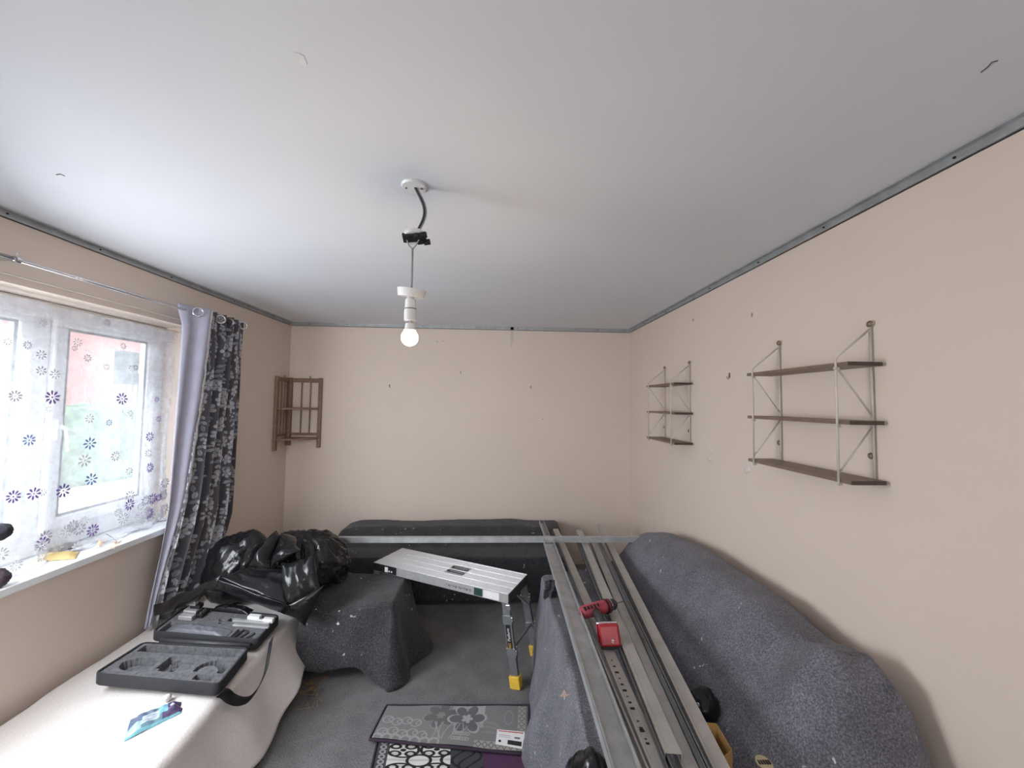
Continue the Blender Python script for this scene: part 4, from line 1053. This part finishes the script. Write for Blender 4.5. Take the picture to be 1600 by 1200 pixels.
# ------------------------------------------------------------------ rugs
def mat_rug(name, label, c4, th, pat, nx, ny, edge):
    FL, FR, BR, BL = [Vector((p[0], p[1], 0)) for p in c4]
    uu, vv = np.meshgrid(np.linspace(0, 1, nx), np.linspace(0, 1, ny)); c = pat(uu, vv)
    t = thing(name, label, 'rug', (FL + BR) / 2)
    def m(u, v, z): q = FL.lerp(FR, u).lerp(BL.lerp(BR, u), v); return Vector((q.x, q.y, z))
    grid_mb(nx, ny, lambda u, v: m(lerp(.012, .988, u), lerp(.03, .97, v), th[1] + .002*math.sin(u*14+v*3))).build('woven_pile', RUGM, t, colors=c.reshape(-1, 3))
    b = MB(); rim = [m(u, v, 0) for u, v in ((0, 0), (1, 0), (1, 1), (0, 1))]
    b.hexa([Vector((p.x, p.y, th[0])) for p in rim], [Vector((p.x, p.y, th[1] - .0035)) for p in rim]); b.build('rug_backing', edge, t, bevel=.003)
    pts = []
    for i in range(4):
        for k in range(10): pts.append(Vector((*rim[i].lerp(rim[(i+1) % 4], k/10).to_2d(), th[1] - .004)))
    MB().tube(pts, .0062, 8, True).build('bound_edge', edge, t, smooth=True)
    return t
def ring(c, uu, vv, cu, cv, r, w_, asp, col):
    d = np.hypot((uu - cu) * asp, vv - cv); c[np.abs(d - r) < w_] = col
def petals(c, uu, vv, cu, cv, R, n, asp, col, rot=0., outl=None):
    dx = (uu - cu) * asp; dy = vv - cv; r = np.hypot(dx, dy); a = np.arctan2(dy, dx) - rot; b = R * (.45 + .55 * np.abs(np.cos(n * a / 2)) ** .7)
    if outl is not None: c[(r < b * 1.14)] = outl
    c[(r < b) & (r > R * .12)] = col
def pat1(uu, vv):
    asp = 3.0; c = np.zeros(uu.shape + (3,)); c[:] = (.20, .195, .20)
    st_ = .02 * np.sin(uu * 900) ; c += st_[..., None] * .6
    g = (.32, .315, .315); d_ = (.115, .112, .12)
    for k in range(9):      # scrolls on the left
        cu, cv = .05 + .065 * (k % 5), .18 + .32 * (k // 5) + .05 * (k % 2); ring(c, uu, vv, cu, cv, .10, .012, asp, g); ring(c, uu, vv, cu + .02, cv, .05, .010, asp, g)
    for k in range(7): ring(c, uu, vv, .03 + .062 * k, .04, .09, .02, asp, g)
    x = (uu > .36) & (uu < .70) & (vv > .12) ; c[(uu > .47) & (uu < .70) & (vv > .45)] = (.30, .30, .30)
    c[(uu > .58) & (uu < .70) & (vv > .62)] += .05
    petals(c, uu, vv, .40, .72, .34, 6, asp, (.13, .125, .13), .3, (.22, .22, .22)); petals(c, uu, vv, .585, .66, .36, 6, asp, (.125, .12, .13), .1, (.36, .35, .35))
    petals(c, uu, vv, .40, .72, .10, 6, asp, (.22, .22, .22)); petals(c, uu, vv, .585, .66, .12, 5, asp, (.36, .35, .35))
    for k in range(7):
        xc = .36 + .03 * k; m_ = (np.abs((uu - xc) * asp - .10 * np.sin(vv * 5 + k)) < .010) & (vv < .55) & (vv > .12); c[m_] = (.30, .30, .30)
    for k in range(12): ring(c, uu, vv, .52 + .018 * (k % 6), .16 + .12 * (k // 6), .035, .010, asp, (.33, .32, .32))
    for k in range(3): 
        dd = np.abs(np.hypot((uu - .70 - .02*k) * asp, (vv - .1 + .12*k)) - .50); c[(dd < .022) & (uu > .70) & (uu < .92) & (vv > .25)] = (.23, .225, .23)
    ring(c, uu, vv, .87, .70, .16, .02, asp * 1.8, (.25, .245, .25))
    rb = (uu > .935) & (uu < .985); c[rb] = (.33, .32, .30)
    bb = (vv < .16) & (uu > .66) ; c[bb] = (.33, .32, .30)
    dz = np.abs(((vv * 8) % 1) - .5) + np.abs((uu - .96) / .05); c[rb & (np.abs(dz - .42) < .07)] = (.12, .12, .12)
    dz = np.abs(((uu * 24) % 1) - .5) + np.abs((vv - .08) / .16); c[bb & (np.abs(dz - .42) < .08)] = (.12, .12, .12)
    return c
def pat2(uu, vv):
    c = np.zeros(uu.shape + (3,)); c[:] = (.055, .055, .062); asp = 1.0; X = uu * .62 + .04; Y = vv * .36
    wf = (uu > .07) & (uu < .46); base = np.where(((Y * 60).astype(int) % 3 == 0)[..., None], (.50, .49, .48), (.66, .64, .62)); c[wf] = base[wf]
    K = (.012, .012, .014)
    def rg_(cu, cv, r, w_): c[wf & (np.abs(np.hypot(X - cu, Y - cv) - r) < w_)] = K
    for i in range(3):
        for j in range(6):
            cu, cv = .14 + .13 * i, .07 + .17 * j
            rg_(cu, cv, .060, .006); rg_(cu + .065, cv + .085, .045, .006); rg_(cu + .03, cv + .03, .020, .006); rg_(cu - .03, cv - .03, .020, .006); rg_(cu + .03, cv - .03, .018, .006); rg_(cu - .03, cv + .03, .018, .006)
            c[wf & (np.hypot(X - cu, Y - cv) < .012)] = K
    gq = (uu > .46) & (uu < .66); pq = (uu > .66) & (uu < .94)
    c[gq] = (.050, .052, .060)
    for k in range(5): c[gq & (np.abs(uu - .48 - .04*k - .05 * np.sin(vv * 9 + k)) < .008)] = (.012, .012, .016)
    c[pq] = (.075, .028, .075); c[pq & ((uu * 700).astype(int) % 37 == 0) & ((vv * 500).astype(int) % 29 == 0)] = (.4, .3, .4)
    for k in range(14): c[(uu < .07) & (np.abs(np.hypot(uu - .035, vv*.4 - .02 - .045*k) - .016) < .006)] = (.30, .30, .32)
    for k in range(14): c[(uu > .945) & (np.hypot(uu - .97, vv*.4 - .02 - .05*k) < .022)] = (.5, .5, .5); c[(uu > .945) & (np.hypot(uu - .97, vv*.4 - .02 - .05*k) < .010)] = (.06, .06, .065)
    return c
DPUR = simple('dark_purple_binding', (.035, .022, .04), .9, 0, .2)
q0, q1, q2, q3 = P(575, 1225, z=.006), P(850, 1225, z=.006), P(838, 1150, z=.006), P(592, 1150, z=.006)
mat_rug('patterned_rug', 'black and white scroll rug with a purple square, partly under the grey mat', [q0, q1, q2, q3], (.001, .012), pat2, 420, 300, DPUR)
mt_ = mat_rug('floral_mat', 'grey floral mat with purple edge lying on the carpet over the patterned rug', [P(577, 1156, z=.02), P(827, 1180, z=.02), P(827, 1103, z=.02), P(604, 1103, z=.02)], (.013, .026), pat1, 560, 190, DPUR)
lc = [P(774, 1163, z=.028), P(818, 1171, z=.028), P(820, 1144, z=.028), P(777, 1140, z=.028)]
t = thing('price_card', 'white printed card lying on the right end of the grey floral mat', 'card', lc[0])
def lm(u, v, z): q = lc[0].lerp(lc[1], u).lerp(lc[3].lerp(lc[2], u), v); return Vector((q.x, q.y, z))
def lbox(n, u0, u1, v0, v1, z0, z1, mt): return MB().hexa([lm(u, v, z0) for u, v in ((u0,v0),(u1,v0),(u1,v1),(u0,v1))], [lm(u, v, z1) for u, v in ((u0,v0),(u1,v0),(u1,v1),(u0,v1))]).build(n, mt, t)
lbox('card_sheet', 0, 1, 0, 1, .0285, .0295, PAPER)
lbox('red_line', .05, .95, .88, .93, .0295, .030, simple('red_ink', (.45, .02, .03), .6)); lbox('black_panel', .42, .92, .12, .38, .0295, .030, INK)
lbox('grey_text_line', .08, .5, .62, .68, .0295, .030, GREYT); lbox('grey_text_line', .08, .5, .52, .56, .0295, .030, GREYT); lbox('price_text', .65, .85, .52, .62, .0295, .030, GREYM)
MB().lathe([(.0005, 0), (.0065, 0), (.0065, .0006), (.0005, .0006)], Matrix.Translation(lm(.14, .24, .0295)), 14).build('round_mark', INK, t)

# ------------------------------------------------------------------ cordless drill lying on the profiles
zt_ = pz(1.72) + .014
c0 = P(908, 958, z=zt_ + .034); c1 = P(945, 948, z=zt_ + .034); c2 = P(967, 941, z=zt_ + .034); ax_ = (c2 - c0).normalized()
t = thing('cordless_drill', 'red and black cordless drill lying on the metal profiles', 'drill', (c0.x, c0.y, zt_))
def lat(name, p, d, prof, mt, par, n=20):
    u, w_ = MB().frame(d); Mx = Matrix((u, w_, Vector(d))).transposed().to_4x4(); Mx.translation = p
    return MB().lathe(prof, Mx, n).build(name, mt, par, autos=40)
LB = (c1 - c0).length
bd = lat('motor_body', c0, ax_, [(.001, 0), (.020, .002), (.027, .012), (.029, LB*.5), (.028, LB), (.001, LB)], RED2, t)
for k in range(5):
    a = -.6 + k*.5; lat('body_grip', c0 + ax_*(.012 + k*.018) + Vector((0, -.012, .020)), ax_, [(.001, 0), (.010, .001), (.010, .008), (.001, .009)], BLACKP, bd, 10)
cl = lat('clutch_collar', c1, ax_, [(.001, 0), (.031, .001), (.031, .020), (.027, .026), (.001, .026)], BLACKP, t)
lat('collar_ring', c1 + ax_*.008, ax_, [(.001, 0), (.0318, 0), (.0318, .006), (.001, .006)], REDP, cl)
lat('collar_line', c1 + ax_*.026, ax_, [(.001, 0), (.0268, 0), (.0268, .003), (.001, .003)], CHROME, cl)
ch = lat('chuck', c1 + ax_*.029, ax_, [(.001, 0), (.024, .001), (.024, .022), (.015, .036), (.001, .037)], DARKP, t)
lat('drill_bit', c1 + ax_*.060, ax_, [(.001, 0), (.0028, 0), (.0026, .055), (.0003, .062)], GREYM, ch, 8)
bc_ = P(951, 990, z=zt_ + .040); mid = c0.lerp(c1, .55)
hd_ = (bc_ - mid); hl = hd_.length; hd_.normalize()
MB().tube([mid, mid + hd_*hl*.35, mid + hd_*hl*.72], [.021, .018, .019], 14).build('handle', DARKP, t, smooth=True)
tr_ = mid + hd_*.035 + ax_*.022; MB().box((-.008, -.010, -.008), (.008, .010, .008), Matrix.Translation(tr_)).build('trigger', REDP, t, bevel=.003)
yv = (CAM - bc_).normalized(); yv = (yv + Vector((0, -.25, -.1))).normalized(); xv = Vector((1, .12, .02)); xv = (xv - yv*xv.dot(yv)).normalized(); zv = xv.cross(-yv).normalized()
Mb = Matrix((xv, yv, zv)).transposed().to_4x4(); Mb.translation = bc_ - Vector((0, 0, .002))
foot = MB().box((-.044, -.034, -.036), (.042, -.006, .042), Mb).build('drill_foot', DARKP, t, bevel=.008)
MB().box((-.046, -.012, .034), (.040, -.004, .043), Mb).build('foot_trim', CHROME, foot, bevel=.003); MB().box((-.047, -.012, -.026), (-.042, -.002, .036), Mb).build('foot_trim', RED2, foot, bevel=.002)
bt = MB().box((-.040, -.008, -.042), (.044, .020, .038), Mb).build('battery_pack', REDP, t, bevel=.009)
MB().box((.030, .020, -.030), (.033, .0208, .026), Mb).build('battery_groove', RED2, bt)
text('battery_marking', '18', .014, PAPER, Mb @ Vector((.012, .0202, -.022)), xv*.3 + zv, -xv + zv*.3, bt, .0005)
MB().box((-.038, -.010, -.050), (.046, .014, -.041), Mb).build('battery_base', BLACKP, bt, bevel=.004)

# ------------------------------------------------------------------ cardboard box and tape roll beside the profiles
t = thing('cardboard_box', 'small open brown cardboard box on the sofa right of the profiles', 'cardboard box', P(1115, 1180, z=.42))
tp = [P(1085, 1128, z=.50), P(1119, 1131, z=.50), P(1143, 1172, z=.485), P(1100, 1205, z=.49)]
x0 = tp[0].x; 
bx = [Vector((p.x, p.y, .405)) for p in tp]
for k, (a, b) in enumerate(((0, 1), (1, 2), (2, 3), (3, 0))):
    dd = (bx[b] - bx[a]).normalized(); nn = Vector((dd.y, -dd.x, 0)) * .003
    MB().hexa([bx[a], bx[b], bx[b] - nn, bx[a] - nn], [tp[a], tp[b], tp[b] - nn, tp[a] - nn]).build('box_wall', CARD, t)
MB().hexa(bx, [v + Vector((0, 0, .004)) for v in bx]).build('box_base', CARD, t)
q = P(1194, 1191, z=.52)
t = thing('tape_roll', 'dark round tin with a cream printed lid at the bottom edge by the sofa', 'tin', q - Vector((0, 0, .08)))
lat('tin_body', q - Vector((0, 0, .10)), Vector((.05, -.12, 1)).normalized(), [(.001, 0), (.026, 0), (.027, .098), (.001, .098)], GREYM, t, 28)
ld = lat('tin_lid', q - Vector((.0, 0, .004)), Vector((.05, -.12, 1)).normalized(), [(.001, 0), (.024, 0), (.024, .003), (.001, .003)], simple('cream_lid', (.52, .45, .28), .5), t, 28)
for k in range(5): MB().box((q.x - .018 + k*.008, q.y - .006, q.z - .002), (q.x - .013 + k*.008, q.y + .007, q.z + .0012)).build('printed_mark', INK, ld)

# scrap of pale paper on the grey sheet
q = P(888, 1085, x=.27)
tag(MB().prism([(-.014, -.004), (.004, .014), (.008, .000), (.022, -.002), (.006, -.006)], 0, .002, Matrix.Translation(q + Vector((-.015, 0, .0))) @ Matrix.Rotation(math.radians(70), 4, 'X') @ Matrix.Rotation(.1, 4, 'Z')).build('paper_scrap', simple('pale_paper', (.6, .45, .4), .8)), 'torn pale paper scrap stuck on the grey sheet left of the profiles', 'paper scrap')
# ------------------------------------------------------------------ things on the window sill
def sp_(px, py, dz=0.):
    z = .872
    for _ in range(4):
        q = P(px, py, z=z + dz); z = sillz(q.y)
    return P(px, py, z=z + dz)
t = thing('black_tray', 'flat black rectangular tray on the window sill', 'tray', sp_(80, 860))
c = [sp_(33, 868, .002), sp_(112, 862, .002), sp_(121, 853, .002), sp_(52, 852, .002)]
up_ = Vector((0, 0, 1))
MB().hexa(c, [v + up_*.010 for v in c]).build('tray_base', BLACKP, t, bevel=.003)
MB().tube([v + up_*.014 for v in c], .006, 8, True).build('tray_rim', DARKP, t)
o = c[2].lerp(c[3], .45); MB().box((o.x - .006, o.y - .012, o.z + .016), (o.x + .006, o.y + .012, o.z + .021)).build('white_tag', PAPER, t)
c = [sp_(50, 879), sp_(118, 874), sp_(124, 863), sp_(66, 867)]
def yp(u, v):
    q = c[0].lerp(c[1], u).lerp(c[3].lerp(c[2], u), v); e = min(1, 5*min(u, 1-u)) * min(1, 4*min(v, 1-v)); q.z += .003 + .016*e + .003*noise.noise(q*60); return q
tag(grid_mb(34, 14, yp).build('paper_packet', PACK, smooth=True, solid=.001), 'yellow paper packet with twisted ends at the edge of the window sill', 'packet')
t = thing('paper_garland', 'crumpled pale orange paper and thin wire loop on the window sill', 'garland', sp_(165, 852))
rw = random.Random(3)
MB().tube([sp_(136, 846, .004), sp_(148, 838, .03), sp_(165, 834, .035), sp_(176, 840, .03), sp_(184, 848, .004)], .0016, 6).build('wire_loop', GREYM, t)
for k in range(11):
    q = sp_(rw.uniform(150, 182), rw.uniform(846, 858), .003); d = Vector((rw.uniform(-1, 1), rw.uniform(-1, 1), rw.uniform(.1, .9))).normalized(); s_ = d.cross(Vector((0, 0, 1))).normalized()
    MB().add([q, q + d*.03 + s_*.006, q + d*.034 - s_*.006, q - s_*.006], [(0, 1, 2, 3)]).build('paper_strip', ORNG, t, solid=.001)
def lobe(q, r3, sd):
    def fn(u, v):
        a = u*2*math.pi; b = v*math.pi; d = Vector((math.sin(b)*math.cos(a), math.sin(b)*math.sin(a), math.cos(b))); n_ = 1 + .14*noise.noise(d*5 + Vector((sd,)*3)); return q + Vector((d.x*r3[0], d.y*r3[1], d.z*r3[2])) * n_
    return grid_mb(30, 18, fn)
q1 = sp_(-8, 912, 0.0); zz = q1.z
t = thing('plush_toy', 'dark mauve fuzzy toy sitting at the left end of the window sill', 'toy', (-2.06, 1.66, sillz(1.66)))
a_ = P(-2, 903, x=-2.04); b_ = P(-4, 832, x=-2.05)
lobe(Vector((a_.x, a_.y - .01, sillz(1.67) + .038)), (.04, .040, .040), 1).build('body', MAUVE, t, smooth=True)
lobe(Vector((b_.x, b_.y, b_.z)), (.04, .042, .036), 5).build('head', simple('dark_plush', (.03, .03, .04), .9, 0, .3, 80, .6, .003), t, smooth=True)
MB().tube([(a_.x, a_.y - .05, sillz(1.67) + .03), (a_.x, a_.y - .06, .93), (b_.x, b_.y - .04, b_.z - .01)], [.025, .022, .02], 10).build('neck', MAUVE, t, smooth=True)
